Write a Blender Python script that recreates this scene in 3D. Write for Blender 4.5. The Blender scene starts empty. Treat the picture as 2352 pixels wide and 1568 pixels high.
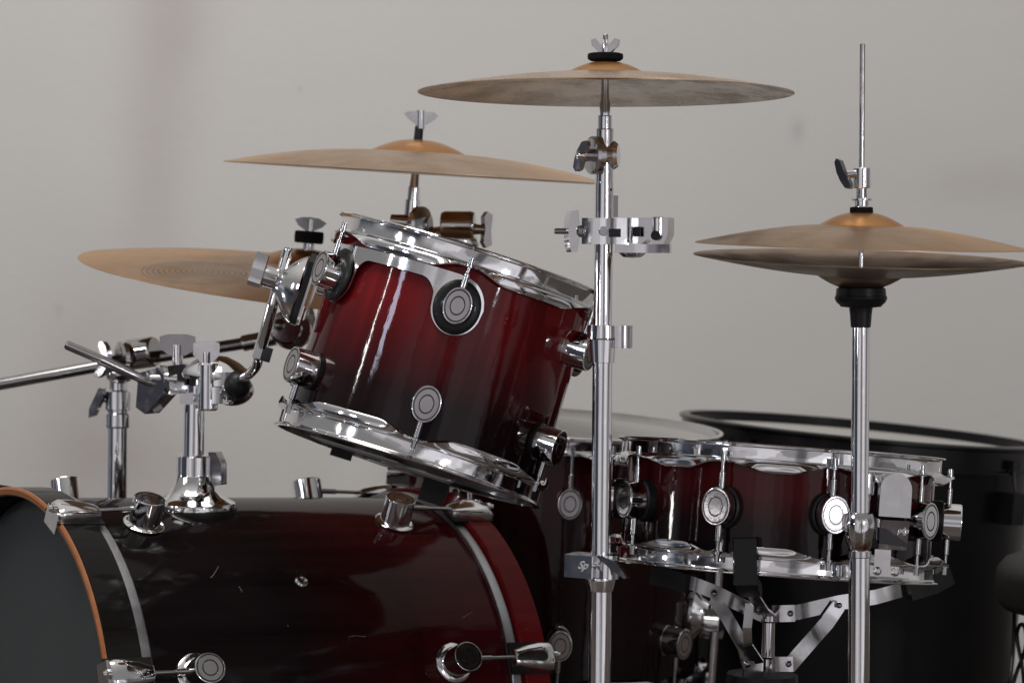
import bpy, bmesh, math, random
from mathutils import Matrix, Vector
random.seed(7)
R_ = math.radians
sc = bpy.context.scene
col = sc.collection

# ------------------------------------------------------------------ camera maths
F = 5906.0                       # focal length in units of the 2352 wide picture
CAMZ = 0.836
PITCH = R_(1.59); ROLL = R_(0.40)
CAM = Vector((0, 0, CAMZ))
fwd = Vector((0, math.cos(PITCH), -math.sin(PITCH)))
right0 = Vector((1, 0, 0)); up0 = right0.cross(fwd)
right = right0 * math.cos(ROLL) + up0 * math.sin(ROLL)
up = up0 * math.cos(ROLL) - right0 * math.sin(ROLL)

def at(px, py, Y):
    """world point at distance Y behind picture position px,py"""
    r = fwd + right * ((px - 1176) / F) - up * ((py - 784) / F)
    return CAM + r * (Y / r.y)
def kk(Y): return Y / F

def frame(o, z, xh=None):
    z = Vector(z).normalized()
    xh = Vector(xh) if xh is not None else (Vector((1, 0, 0)) if abs(z.x) < .9 else Vector((0, 1, 0)))
    x = (xh - z * xh.dot(z)).normalized()
    y = z.cross(x)
    m = Matrix((x, y, z)).transposed().to_4x4(); m.translation = o
    return m
def frame_xyz(o, x, y, z):
    m = Matrix((Vector(x), Vector(y), Vector(z))).transposed().to_4x4(); m.translation = o
    return m
def fr(px, py, Y, roll=0, yaw=0, pitch=0):
    """frame facing the viewer: X right, Y up, Z towards -Y; roll is anticlockwise in the picture"""
    base = frame_xyz(at(px, py, Y), (1, 0, 0), (0, 0, 1), (0, -1, 0))
    return base @ Matrix.Rotation(R_(yaw), 4, 'Y') @ Matrix.Rotation(R_(pitch), 4, 'X') @ Matrix.Rotation(R_(roll), 4, 'Z')
def T(x, y, z): return Matrix.Translation((x, y, z))
def RX(a): return Matrix.Rotation(R_(a), 4, 'X')
def RY(a): return Matrix.Rotation(R_(a), 4, 'Y')
def RZ(a): return Matrix.Rotation(R_(a), 4, 'Z')
I4 = Matrix.Identity(4)

# ------------------------------------------------------------------ materials
def newmat(name):
    m = bpy.data.materials.new(name); m.use_nodes = True
    nt = m.node_tree; b = nt.nodes['Principled BSDF']
    return m, nt, b
def inp(b, **kw):
    for k, v in kw.items():
        b.inputs[k.replace('_', ' ')].default_value = v
def node(nt, t, **kw):
    n = nt.nodes.new(t)
    for k, v in kw.items():
        if k in n.inputs: n.inputs[k].default_value = v
        else: setattr(n, k, v)
    return n
def ramp(nt, stops, interp='LINEAR'):
    n = nt.nodes.new('ShaderNodeValToRGB'); e = n.color_ramp; e.interpolation = interp
    while len(e.elements) < len(stops): e.elements.new(.5)
    for el, (p, c) in zip(e.elements, stops):
        el.position = p; el.color = (*c, 1) if len(c) == 3 else c
    return n
def math_n(nt, op, a, b=None, c=None):
    n = nt.nodes.new('ShaderNodeMath'); n.operation = op
    for i, v in enumerate((a, b, c)):
        if v is None: continue
        if isinstance(v, (int, float)): n.inputs[i].default_value = v
        else: nt.links.new(v, n.inputs[i])
    return n.outputs[0]
def mixc(nt, fac, a, b, mode='MIX'):
    n = nt.nodes.new('ShaderNodeMix'); n.data_type = 'RGBA'; n.blend_type = mode
    for s, v in ((n.inputs[0], fac), (n.inputs[6], a), (n.inputs[7], b)):
        if isinstance(v, (int, float)): s.default_value = v
        elif isinstance(v, tuple): s.default_value = (*v, 1) if len(v) == 3 else v
        else: nt.links.new(v, s)
    return n.outputs[2]
def objco(nt, scale=(1, 1, 1)):
    tc = nt.nodes.new('ShaderNodeTexCoord'); mp = nt.nodes.new('ShaderNodeMapping')
    mp.inputs['Scale'].default_value = scale
    nt.links.new(tc.outputs['Object'], mp.inputs[0]); return mp.outputs[0]
def noise(nt, co, scale, detail=3, rough=.55):
    n = node(nt, 'ShaderNodeTexNoise', Scale=scale, Detail=detail, Roughness=rough)
    nt.links.new(co, n.inputs['Vector']); return n.outputs[0]
def bump(nt, h, strength, dist, b, sock='Normal'):
    n = node(nt, 'ShaderNodeBump', Strength=strength, Distance=dist)
    nt.links.new(h, n.inputs['Height']); nt.links.new(n.outputs[0], b.inputs[sock])

def chrome(name, c=(.90, .90, .92), rough=.05, dirt=.12, bm=.05):
    m, nt, b = newmat(name)
    inp(b, Base_Color=(*c, 1), Metallic=1.0, Roughness=rough)
    co = objco(nt)
    n1 = noise(nt, co, 55, 4, .65)
    r = ramp(nt, [(.45, (rough,) * 3), (.8, (rough + dirt,) * 3)]); nt.links.new(n1, r.inputs[0])
    nt.links.new(r.outputs[0], b.inputs['Roughness'])
    n2 = noise(nt, co, 130, 3, .6)
    c2 = mixc(nt, math_n(nt, 'MULTIPLY', n2, .35), c, tuple(x * .62 for x in c))
    nt.links.new(c2, b.inputs['Base Color'])
    if bm: bump(nt, noise(nt, co, 18, 2), bm, .003, b)
    return m
def plain(name, c, rough, metallic=0, coat=0, nscale=60, var=.25, bmp=.1, spec=.5):
    m, nt, b = newmat(name)
    inp(b, Base_Color=(*c, 1), Metallic=metallic, Roughness=rough, Coat_Weight=coat, Specular_IOR_Level=spec)
    co = objco(nt); n = noise(nt, co, nscale, 4)
    cc = mixc(nt, n, tuple(x * (1 - var) for x in c), tuple(min(1, x * (1 + var)) for x in c))
    nt.links.new(cc, b.inputs['Base Color'])
    if bmp: bump(nt, n, bmp, .002, b)
    return m

def lacquer(name, stops, z0, z1, grain=True, coat_r=.035, coat_w=1.0, gr=.62):
    """lacquered shell: colour fades along the shell's own Z axis from z0 to z1"""
    m, nt, b = newmat(name)
    tc = nt.nodes.new('ShaderNodeTexCoord')
    sx = nt.nodes.new('ShaderNodeSeparateXYZ'); nt.links.new(tc.outputs['Object'], sx.inputs[0])
    z = math_n(nt, 'DIVIDE', math_n(nt, 'SUBTRACT', sx.outputs[2], z0), z1 - z0)
    wob = noise(nt, objco(nt, (14, 14, 5)), 1.0, 3)
    z = math_n(nt, 'ADD', z, math_n(nt, 'MULTIPLY', math_n(nt, 'SUBTRACT', wob, .5), .10))
    r = ramp(nt, stops); nt.links.new(z, r.inputs[0])
    st = noise(nt, objco(nt, (75, 75, 2.2)), 1.0, 4, .6)
    rr = ramp(nt, [(.3, (.55,) * 3), (.7, (1.35,) * 3)]); nt.links.new(st, rr.inputs[0])
    c = mixc(nt, gr, r.outputs[0], rr.outputs[0], 'MULTIPLY')
    # fine scratches and dust
    v = node(nt, 'ShaderNodeTexNoise', Scale=1.0, Detail=6.0, Roughness=.7)
    nt.links.new(objco(nt, (30, 9, 22)), v.inputs['Vector'])
    sm = ramp(nt, [(.70, (0,) * 3), (.78, (1,) * 3)]); nt.links.new(v.outputs[0], sm.inputs[0])
    c = mixc(nt, math_n(nt, 'MULTIPLY', sm.outputs[0], .10), c, (.25, .22, .2))
    nt.links.new(c, b.inputs['Base Color'])
    inp(b, Metallic=.0, Roughness=.38, Coat_Weight=coat_w, Coat_Roughness=coat_r, Coat_IOR=1.345, Specular_IOR_Level=.0)
    hb = math_n(nt, 'ADD', noise(nt, objco(nt, (30, 30, 18)), 1.0, 2), math_n(nt, 'MULTIPLY', noise(nt, objco(nt, (190, 190, 60)), 1.0, 2), .16))
    bump(nt, hb, .075, .004, b, 'Coat Normal')
    rc = math_n(nt, 'ADD', coat_r, math_n(nt, 'MULTIPLY', noise(nt, objco(nt), 25, 4), .03))
    nt.links.new(rc, b.inputs['Coat Roughness'])
    return m

def bronze(name, c, rough, rings=True, dirt=.18, logo=None):
    m, nt, b = newmat(name)
    tc = nt.nodes.new('ShaderNodeTexCoord')
    sx = nt.nodes.new('ShaderNodeSeparateXYZ'); nt.links.new(tc.outputs['Object'], sx.inputs[0])
    rad = math_n(nt, 'SQRT', math_n(nt, 'ADD', math_n(nt, 'POWER', sx.outputs[0], 2), math_n(nt, 'POWER', sx.outputs[1], 2)))
    cb = nt.nodes.new('ShaderNodeCombineXYZ'); nt.links.new(rad, cb.inputs[0])
    fine = node(nt, 'ShaderNodeTexNoise', Scale=420.0, Detail=2.0); nt.links.new(cb.outputs[0], fine.inputs['Vector'])
    wide = node(nt, 'ShaderNodeTexNoise', Scale=40.0, Detail=2.0); nt.links.new(cb.outputs[0], wide.inputs['Vector'])
    sm = noise(nt, objco(nt), 16, 5, .65)
    d = ramp(nt, [(.42, (0,) * 3), (.75, (1,) * 3)]); nt.links.new(sm, d.inputs[0])
    dark = tuple(x * .5 for x in c); lite = tuple(min(1, x * 1.2) for x in c)
    cc = mixc(nt, fine.outputs[0], dark, lite) if rings else mixc(nt, wide.outputs[0], tuple(x * .75 for x in c), lite)
    cc = mixc(nt, .5, c, cc)
    cc = mixc(nt, math_n(nt, 'MULTIPLY', d.outputs[0], dirt), cc, (.16, .11, .075))
    if logo:
        lx, ly, lr = logo
        dx = math_n(nt, 'SUBTRACT', sx.outputs[0], lx); dy = math_n(nt, 'SUBTRACT', sx.outputs[1], ly)
        q = math_n(nt, 'SQRT', math_n(nt, 'ADD', math_n(nt, 'POWER', dx, 2), math_n(nt, 'POWER', dy, 2)))
        sw = math_n(nt, 'ADD', q, math_n(nt, 'MULTIPLY', math_n(nt, 'ARCTAN2', dy, dx), .0012))
        s = math_n(nt, 'SINE', math_n(nt, 'MULTIPLY', sw, 900.0))
        on = math_n(nt, 'GREATER_THAN', s, -.1)
        inside = math_n(nt, 'LESS_THAN', q, lr)
        f = math_n(nt, 'MULTIPLY', math_n(nt, 'MULTIPLY', on, inside), .85)
        worn = ramp(nt, [(.35, (1,) * 3), (.65, (.6,) * 3)]); nt.links.new(noise(nt, objco(nt), 30, 4), worn.inputs[0])
        f = math_n(nt, 'MULTIPLY', f, worn.outputs[0])
        cc = mixc(nt, f, cc, (.05, .042, .038))
        fm = math_n(nt, 'SUBTRACT', .88, math_n(nt, 'MULTIPLY', f, .7)); nt.links.new(fm, b.inputs['Metallic'])
    else:
        inp(b, Metallic=.88)
    if rings:
        tg = nt.nodes.new('ShaderNodeTangent'); tg.direction_type = 'RADIAL'; tg.axis = 'Z'
        nt.links.new(tg.outputs[0], b.inputs['Tangent']); inp(b, Anisotropic=.6)
    nt.links.new(cc, b.inputs['Base Color'])
    rg = math_n(nt, 'ADD', rough, math_n(nt, 'MULTIPLY', d.outputs[0], .18)); nt.links.new(rg, b.inputs['Roughness'])
    if rings:
        hh = math_n(nt, 'ADD', fine.outputs[0], math_n(nt, 'MULTIPLY', wide.outputs[0], .8)); bump(nt, hh, .22, .001, b)
    else:
        bump(nt, noise(nt, objco(nt), 30, 2), .1, .002, b)
    return m

CH = chrome('chrome')
CHD = chrome('worn_chrome', (.70, .69, .71), .10, .22)
STEEL = chrome('dull_steel', (.40, .39, .40), .16, .1, 0)
ALU = chrome('brushed_aluminium', (.86, .87, .90), .09, .12, 0)
COLLAR = chrome('matte_aluminium', (.50, .505, .53), .34, .15, 0)
DKCH = chrome('dark_chrome', (.52, .50, .49), .08, .12, 0)
ROD = chrome('threaded_rod_steel', (.46, .46, .47), .14, .1, 0)
DARKM = plain('dark_metal', (.05, .05, .055), .3, .8)
RUB = plain('black_rubber', (.009, .009, .010), .42, spec=.3, coat=.08)
FELT = plain('black_felt', (.010, .010, .011), .95, nscale=400, var=.7, bmp=.8, spec=.1)
BLK = plain('black_lacquer', (.005, .005, .006), .25, spec=.25, coat=.06, bmp=.03)
BLKWOOD = lacquer('black_hoop_lacquer', [(0, (.010, .009, .009)), (1, (.010, .009, .009))], 0, .1, coat_r=.06, coat_w=.6)
REDWOOD = lacquer('red_hoop_lacquer', [(0, (.125, .0078, .0098)), (1, (.155, .0088, .011))], 0, .1, coat_r=.12, coat_w=.45, gr=.35)
EDGEWOOD = plain('orange_wood_edge', (.34, .115, .032), .45, coat=.4, nscale=90, var=.35)
HEADW = plain('coated_drum_head', (.47, .46, .45), .55, nscale=30, var=.06, bmp=.02)
HEADG = plain('grey_drum_head', (.052, .058, .060), .55, nscale=8, var=.10, bmp=.02, spec=.25)
HEADB = plain('clear_drum_head', (.10, .095, .09), .35, nscale=10, var=.4, bmp=.03)
TAPE = plain('duct_tape', (.55, .55, .56), .5, nscale=50, var=.25, bmp=.3)
GROOVE = chrome('badge_groove', (.13, .12, .13), .25, .1, 0)
ENGR = plain('engraved_silver', (.62, .62, .64), .4, .3, bmp=0)
BADGE = chrome('satin_badge', (.66, .635, .65), .09, .08)
BACKVINYL = plain('black_vinyl', (.010, .010, .010), .55, nscale=200, var=.3, bmp=.3)
FLATB = plain('black_wrap', (.0035, .0035, .004), .36, spec=.2, coat=.03, bmp=.02, nscale=20)
RUST = None
def rusty(name):
    m, nt, b = newmat(name)
    co = objco(nt); n = noise(nt, co, 60, 5, .7)
    sx = nt.nodes.new('ShaderNodeSeparateXYZ'); tc = nt.nodes.new('ShaderNodeTexCoord')
    nt.links.new(tc.outputs['Object'], sx.inputs[0])
    low = math_n(nt, 'MULTIPLY', math_n(nt, 'SUBTRACT', .562, sx.outputs[2]), 26.0)
    f = ramp(nt, [(.55, (0,) * 3), (.95, (1,) * 3)])
    nt.links.new(math_n(nt, 'ADD', math_n(nt, 'MULTIPLY', math_n(nt, 'SUBTRACT', n, .35), 1.6), low), f.inputs[0])
    c = mixc(nt, f.outputs[0], (.72, .71, .72), (.20, .075, .03)); nt.links.new(c, b.inputs['Base Color'])
    inp(b, Metallic=1.0)
    nt.links.new(math_n(nt, 'ADD', .06, math_n(nt, 'MULTIPLY', f.outputs[0], .3)), b.inputs['Roughness'])
    return m

RED = (.175, .0075, .010); DRED = (.070, .0040, .005); BLACK = (.0075, .0055, .006)

# ------------------------------------------------------------------ mesh builder
class MB:
    def __init__(s): s.bm = bmesh.new()
    def grid(s, rows, closed_u=True, closed_v=False):
        bm = s.bm
        vs = [[bm.verts.new(p) for p in r] for r in rows]
        n = len(vs); m = len(vs[0])
        for i in range(n if closed_v else n - 1):
            a, b = vs[i], vs[(i + 1) % n]
            for j in range(m if closed_u else m - 1):
                k = (j + 1) % m
                try: bm.faces.new((a[j], a[k], b[k], b[j]))
                except ValueError: pass
        return vs
    def lathe(s, prof, M=I4, seg=48, sx=1, sy=1, closed=False):
        """prof: (radius, height) along Z; zero radius makes a pole"""
        bm = s.bm; rings = []
        for r, h in prof:
            if r <= 1e-7: rings.append([bm.verts.new(M @ Vector((0, 0, h)))])
            else: rings.append([bm.verts.new(M @ Vector((r * sx * math.cos(2 * math.pi * i / seg), r * sy * math.sin(2 * math.pi * i / seg), h))) for i in range(seg)])
        pairs = list(zip(rings, rings[1:]))
        if closed: pairs.append((rings[-1], rings[0]))
        for a, b in pairs:
            for i in range(seg):
                j = (i + 1) % seg
                f = ([a[0], b[j], b[i]] if len(a) == 1 else [a[i], a[j], b[0]] if len(b) == 1 else [a[i], a[j], b[j], b[i]])
                if len(a) == 1 and len(b) == 1: continue
                bm.faces.new(f)
        return s
    def tube(s, pts, rad, seg=16, cap=True):
        pts = [Vector(p) for p in pts]; n = len(pts)
        rad = [rad] * n if isinstance(rad, (int, float)) else rad
        tang = [((pts[min(i + 1, n - 1)] - pts[max(i - 1, 0)]).normalized()) for i in range(n)]
        x = tang[0].orthogonal().normalized(); rows = []
        for i in range(n):
            x = (x - tang[i] * x.dot(tang[i])).normalized(); y = tang[i].cross(x)
            rows.append([pts[i] + (x * math.cos(2 * math.pi * j / seg) + y * math.sin(2 * math.pi * j / seg)) * rad[i] for j in range(seg)])
        vs = s.grid(rows)
        if cap:
            s.bm.faces.new(vs[0][::-1]); s.bm.faces.new(vs[-1])
        return s
    def _bevel(s, faces, w, seg=2):
        if w <= 0: return
        es = {e for f in faces for e in f.edges if len(e.link_faces) == 2 and e.calc_face_angle(0) > .5}
        if es: bmesh.ops.bevel(s.bm, geom=list(es), offset=w, segments=seg, affect='EDGES', profile=.6, clamp_overlap=True)
    def box(s, M, sx, sy, sz, bev=.0008):
        vs = [s.bm.verts.new(M @ Vector((x * sx / 2, y * sy / 2, z * sz / 2))) for x in (-1, 1) for y in (-1, 1) for z in (-1, 1)]
        fs = [s.bm.faces.new([vs[i] for i in f]) for f in ((0, 1, 3, 2), (4, 6, 7, 5), (0, 4, 5, 1), (2, 3, 7, 6), (0, 2, 6, 4), (1, 5, 7, 3))]
        s._bevel(fs, bev); return s
    def prism(s, outline, th, M, bev=.0008):
        a = [s.bm.verts.new(M @ Vector((x, y, -th / 2))) for x, y in outline]
        b = [s.bm.verts.new(M @ Vector((x, y, th / 2))) for x, y in outline]
        n = len(outline); fs = [s.bm.faces.new(a[::-1]), s.bm.faces.new(b)]
        for i in range(n):
            fs.append(s.bm.faces.new((a[i], a[(i + 1) % n], b[(i + 1) % n], b[i])))
        s._bevel(fs, bev); return s
    def ball(s, M, rx, ry=None, rz=None, seg=24):
        ry = ry or rx; rz = rz or rx
        prof = [(math.sin(math.pi * i / 14), -math.cos(math.pi * i / 14)) for i in range(15)]
        prof[0] = (0, -1); prof[-1] = (0, 1)
        return s.lathe([(r * 1.0, h) for r, h in prof], M @ Matrix.Diagonal((rx, ry, rz, 1)), seg)
    def loft(s, secs, M, n=14):
        """secs: (y, half width, height): a rounded hump section at each y, base on z=0"""
        rows = []
        for y, w, h in secs:
            row = [M @ Vector((-w * math.copysign(abs(math.cos(math.pi * i / n)) ** .6, math.cos(math.pi * i / n)), y, h * math.sin(math.pi * i / n) ** .6 if 0 < i < n else 0)) for i in range(n + 1)]
            rows.append(row)
        vs = s.grid(rows)
        s.bm.faces.new(vs[0][::-1]); s.bm.faces.new(vs[-1]); return s
    def strip(s, pts, w, th, wdir, bev=.0006):
        """flat bar through pts, width along wdir, thickness perpendicular"""
        pts = [Vector(p) for p in pts]; n = len(pts); wd = Vector(wdir).normalized(); rows = []
        for i in range(n):
            t = (pts[min(i + 1, n - 1)] - pts[max(i - 1, 0)]).normalized()
            a = (wd - t * wd.dot(t)).normalized() * w / 2; b = t.cross(a).normalized() * th / 2
            rows.append([pts[i] + a + b, pts[i] - a + b, pts[i] - a - b, pts[i] + a - b])
        f0 = set(s.bm.faces)
        vs = s.grid(rows); s.bm.faces.new(vs[0][::-1]); s.bm.faces.new(vs[-1])
        s._bevel([f for f in s.bm.faces if f not in f0], bev); return s
    def mesh(s, name, mats, sharp=35):
        bmesh.ops.recalc_face_normals(s.bm, faces=s.bm.faces[:])
        me = bpy.data.meshes.new(name); s.bm.to_mesh(me); s.bm.free()
        for m in (mats if isinstance(mats, (list, tuple)) else [mats]): me.materials.append(m)
        for p in me.polygons: p.use_smooth = True
        me.set_sharp_from_angle(angle=R_(sharp)); return me

# ------------------------------------------------------------------ scene graph
W = {}
def link(o, parent, M):
    col.objects.link(o); W[o.name] = M.copy()
    if o.type == 'MESH' and len(o.data.polygons) > 5:
        wn_ = o.modifiers.new('weighted_normal', 'WEIGHTED_NORMAL'); wn_.keep_sharp = True; wn_.weight = 70
    if parent is not None:
        o.parent = parent; o.matrix_basis = W[parent.name].inverted() @ M
    else: o.matrix_basis = M
    return o
def thing(name, label, cat, base, group=None):
    o = bpy.data.objects.new(name, None); o.empty_display_size = .05
    link(o, None, T(*base)); o['label'] = label; o['category'] = cat
    if group: o['group'] = group
    return o
def part(name, mb, mat, parent, M=I4, label=None, sharp=35):
    me = mb.mesh(name, mat, sharp) if isinstance(mb, MB) else mb
    o = bpy.data.objects.new(name, me); link(o, parent, M)
    if label: o['label'] = label
    return o
def single(name, mb, mat, label, cat, group=None, M=I4):
    o = part(name, mb, mat, None, M); o['label'] = label; o['category'] = cat
    if group: o['group'] = group
    return o

def line_frame(xa, ya, xb, yb, Y):
    A = at(xa, ya, Y); B = at(xb, yb, Y); L = (B - A).length
    return frame(A, B - A, (1, 0, 0)), L / math.hypot(yb - ya, xb - xa)
def pole(name, parent, mat, ln, Y, prof, seg=32, sub=None):
    """lathe along a picture line ln=(xa,ya,xb,yb); prof: (py, half width px)"""
    xa, ya, xb, yb = ln; M, k = line_frame(xa, ya, xb, yb, Y); c = math.hypot(yb - ya, xb - xa) / (yb - ya)
    p = [(hw * k, (y - ya) * c * k) for y, hw in prof]
    p = [(0, p[0][1])] + p + [(0, p[-1][1])]
    mb = MB().lathe(p, M, seg); return part(name, mb, mat, parent)
def on(ln, y):
    xa, ya, xb, yb = ln; return xa + (xb - xa) * (y - ya) / (yb - ya)

def wing_shape(span, h, waist=.35):
    """half-butterfly outline of a wing nut, hub at origin, wings along X"""
    o = []
    for sx in (1, -1):
        pts = [(0.10, -.48), (.42, -.38), (.80, -.05), (1.0, .40), (.97, .74), (.72, .80), (.40, .40), (.16, .10)]
        pts = [(sx * x * span / 2, y * h) for x, y in pts]
        o += pts if sx == 1 else pts[::-1]
    return o
def wing_nut(name, parent, mat, M, span, h, th, hub_r, hub_l):
    mb = MB().prism(wing_shape(span, h), th, M, th * .25)
    w = part(name, mb, mat, parent)
    hb = MB().lathe([(0, -hub_l * .5), (hub_r, -hub_l * .5), (hub_r * 1.05, 0), (hub_r * .8, hub_l * .5), (0, hub_l * .5)], M @ RX(-90), 20)
    part('wing_nut_hub', hb, mat, w); return w

def dblock(px, py, Y, w, h, d, bulge, yaw=0, roll=0, bev=.0015):
    """block w x h px, d deep, front face bulging towards the viewer"""
    k = kk(Y); w *= k; h *= k
    out = [(w / 2, d / 2), (-w / 2, d / 2), (-w / 2, -d / 2)] + [(-w / 2 + w * i / 8, -d / 2 - bulge * math.sin(math.pi * i / 8)) for i in range(1, 8)] + [(w / 2, -d / 2)]
    return MB().prism(out, h, fr(px, py, Y, roll, yaw) @ RX(90) @ Matrix.Diagonal((1, -1, 1, 1)), bev)

# ------------------------------------------------------------------ cymbals
def cymbal(name, label, C, n, R, hbow, hbell, rbell, mat_bow, mat_bell, group=None, hole=.006, bexp=1.8, xdir=None, under=None):
    t = thing(name, label, 'cymbal', C, group)
    M = frame(C, n, xdir or (1, 0, 0))
    th = .0011; prof = []
    N = 26
    for i in range(N + 1):
        f = i / N; r = rbell + (R - rbell) * f
        prof.append((r, hbow * (1 - f ** bexp)))
    low = [(r, h - th * (1 - .45 * (r - rbell) / (R - rbell))) for r, h in prof[::-1]]
    mb = MB().lathe(prof + low, I4, 160, closed=True)
    for i, f in enumerate(list(mb.bm.faces)):
        if i // 160 > N: f.material_index = 1
    part('bow', mb, [mat_bow, under or mat_bow], t, M, sharp=60)
    bp = []
    for i in range(13):
        f = i / 12; r = hole + (rbell - hole) * f
        bp.append((r, hbow + (hbell - hbow) * (math.cos(f * math.pi / 2) ** .9 if f < 1 else 0) + 0.00))
    bp[-1] = (rbell + .0002, hbow)
    bp.append((rbell + .0035, hbow - .0004))
    lowb = [(r, h - th - .0002) for r, h in bp[::-1]]
    mb = MB().lathe(bp + lowb, I4, 96, closed=True); part('bell', mb, mat_bell, t, M, sharp=60)
    return t, M

# ------------------------------------------------------------------ drum parts
def lug_mesh(name, rx, ry, h, mat, seg=40):
    p = [(1.0, -.004), (1.0, .0012), (.985, .0015), (.985, h - .0016), (.965, h - .0003), (.93, h), (.875, h - .0001), (.865, h - .0008), (.80, h - .0008), (.79, h - .0002),
         (.52, h - .0002), (.51, h - .0008), (.445, h - .0008), (.435, h - .0002), (0, h - .0002)]
    mb = MB().lathe([(r, z) for r, z in p], Matrix.Diagonal((rx, ry, 1, 1)), seg)
    for f in mb.bm.faces:
        c = f.calc_center_median(); q = math.hypot(c.x / rx, c.y / ry)
        if c.z > h - .0012 and q < .94: f.material_index = 2 if (.795 < q < .868 or .44 < q < .515) else 1
    return mb.mesh(name, [mat, BADGE, GROOVE])
def rod_mesh(y0, y1, z, sl=.017, ext=.010, rs=.0036, rr=.0022):
    mb = MB().lathe([(0, y0 - .002), (rs, y0 - .002), (rs, y0 + sl), (rs * .8, y0 + sl + .001), (rr, y0 + sl + .001), (rr, y1 - .0015), (.0050, y1 - .0015), (.0050, y1 + .0012),
                     (.0033, y1 + .0016), (.0030, y1 + ext), (0, y1 + ext)], T(0, 0, z) @ RX(-90), 14)
    return mb
def hoop_mesh(name, R, h, ears, mat, seg=240, ear_out=.0155, lip=.004, skirt=1.0):
    rows = []
    for i in range(seg):
        ph = 2 * math.pi * i / seg
        d = min(abs((ph - e + math.pi) % (2 * math.pi) - math.pi) for e in ears) * R
        e = 1 - max(0, min(1, (d - .005) / .042)); e = e * e * (3 - 2 * e)
        wall = .62 * h
        p = [(R - .0018, -.0002), (R + lip, 0), (R + lip + .0006, -.0011), (R + lip, -.0022), (R + .0012, -.0030), (R, -.0055), (R, -wall * .9), (R + .0006, -wall * .97)]
        a0 = ((R + .0042, -wall - .0016), (R + .004, -wall - .0008))
        a = ((R + .0066, -wall - (h - wall) * .40 * skirt), (R + .009, -wall - .0014))
        b = ((R + .0058, -wall - (h - wall) * skirt), (R + ear_out, -wall - .0022))
        for q in (a0, a, b): p.append((q[0][0] * (1 - e) + q[1][0] * e, q[0][1] * (1 - e) + q[1][1] * e))
        inner = [(r - .0014, z - (.0014 if z < -.006 else 0)) for r, z in p[:4:-1]] + [(R - .0018, -.006)]
        full = p + inner
        rows.append([Vector((r * math.sin(ph), -r * math.cos(ph), z)) for r, z in full])
    mb = MB(); mb.grid(rows, closed_u=True, closed_v=True)
    return mb.mesh(name, mat, 50)
def around(M, ph, r, z, sgn=1):
    """frame on the drum side at angle ph: X tangent, Y = along drum +Z*sgn, Z outward"""
    s, c = math.sin(ph), math.cos(ph)
    out = Vector((s, -c, 0)); yy = Vector((0, 0, sgn)); xx = yy.cross(out)
    return M @ frame_xyz(Vector((r * s, -r * c, z)), xx, yy, out)
def shell_obj(parent, M, R, z0, z1, mat, seg=128):
    mb = MB().lathe([(R, z0), (R, z0 + (z1 - z0) * .33), (R, z0 + (z1 - z0) * .66), (R, z1), (R - .006, z1), (R - .006, z0)], I4, seg, closed=True)
    return part('shell', mb, mat, parent, M, sharp=50)
def disc(parent, name, M, R, z, mat):
    mb = MB().lathe([(0, z + .0006), (R * .5, z + .0006), (R - .004, z), (R, z - .002), (R, z - .004), (0, z - .004)], I4, 96)
    return part(name, mb, mat, parent, M)

# ================================================================== SETTING
WALLY = 5.2
m, nt, b = newmat('painted_plaster')
co = objco(nt)
n1 = noise(nt, co, 1.3, 4, .5); n2 = noise(nt, co, 38, 3)
base = mixc(nt, n1, (.70, .685, .665), (.76, .745, .725))
base = mixc(nt, math_n(nt, 'MULTIPLY', n2, .10), base, (.60, .59, .58))
n4 = noise(nt, co, 260, 2)
base = mixc(nt, math_n(nt, 'MULTIPLY', n4, .16), base, (.52, .51, .50))
sx = nt.nodes.new('ShaderNodeSeparateXYZ'); nt.links.new(co, sx.inputs[0])
def blob(cx, cz, wx, wz, amt, colr, cur, nz=.5):
    dx = math_n(nt, 'DIVIDE', math_n(nt, 'SUBTRACT', sx.outputs[0], cx), wx)
    dz = math_n(nt, 'DIVIDE', math_n(nt, 'SUBTRACT', sx.outputs[2], cz), wz)
    q = math_n(nt, 'ADD', math_n(nt, 'MULTIPLY', dx, dx), math_n(nt, 'MULTIPLY', dz, dz))
    g = math_n(nt, 'POWER', 2.718, math_n(nt, 'MULTIPLY', q, -1.0))
    g = math_n(nt, 'MULTIPLY', g, math_n(nt, 'MULTIPLY_ADD', noise(nt, co, 9, 3), nz, 1 - nz * .5))
    return mixc(nt, math_n(nt, 'MULTIPLY', g, amt), cur, colr)
def wp(px, py):
    p = at(px, py, WALLY); return p.x, p.z
STAIN = [(405, -40, 90, 260, .42, (.50, .45, .43)), (355, 380, 80, 340, .40, (.53, .47, .45)), (385, 60, 60, 130, .16, (.46, .40, .38)),
         (215, 900, 130, 260, .30, (.40, .33, .32)), (260, 1060, 200, 120, .25, (.42, .34, .33)),
         (1832, 300, 16, 26, .30, (.34, .34, .35)), (2280, 420, 170, 60, .22, (.42, .37, .34)), (1900, 420, 320, 200, .08, (.45, .43, .42)),
         (135, 712, 10, 14, .2, (.36, .34, .34)), (690, 205, 6, 6, .3, (.35, .34, .33))]
for px, py, wx, wz, amt, c in STAIN:
    x, z = wp(px, py); k = WALLY / F
    base = blob(x, z, wx * k, wz * k, amt, c, base)
nt.links.new(base, b.inputs['Base Color']); inp(b, Roughness=.75, Specular_IOR_Level=.2)
bump(nt, math_n(nt, 'ADD', noise(nt, co, 60, 5), math_n(nt, 'MULTIPLY', noise(nt, co, 6, 3), 1.5)), .25, .004, b)
WALLM = m
mb = MB(); mb.box(T(0, WALLY + .06, 1.15), 9.0, .12, 2.30, 0)
o = part('wall', mb, WALLM, None); o['kind'] = 'structure'
mb = MB(); mb.box(T(0, 3.05, -.03), 9.0, 4.1, .05, 0)
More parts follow.
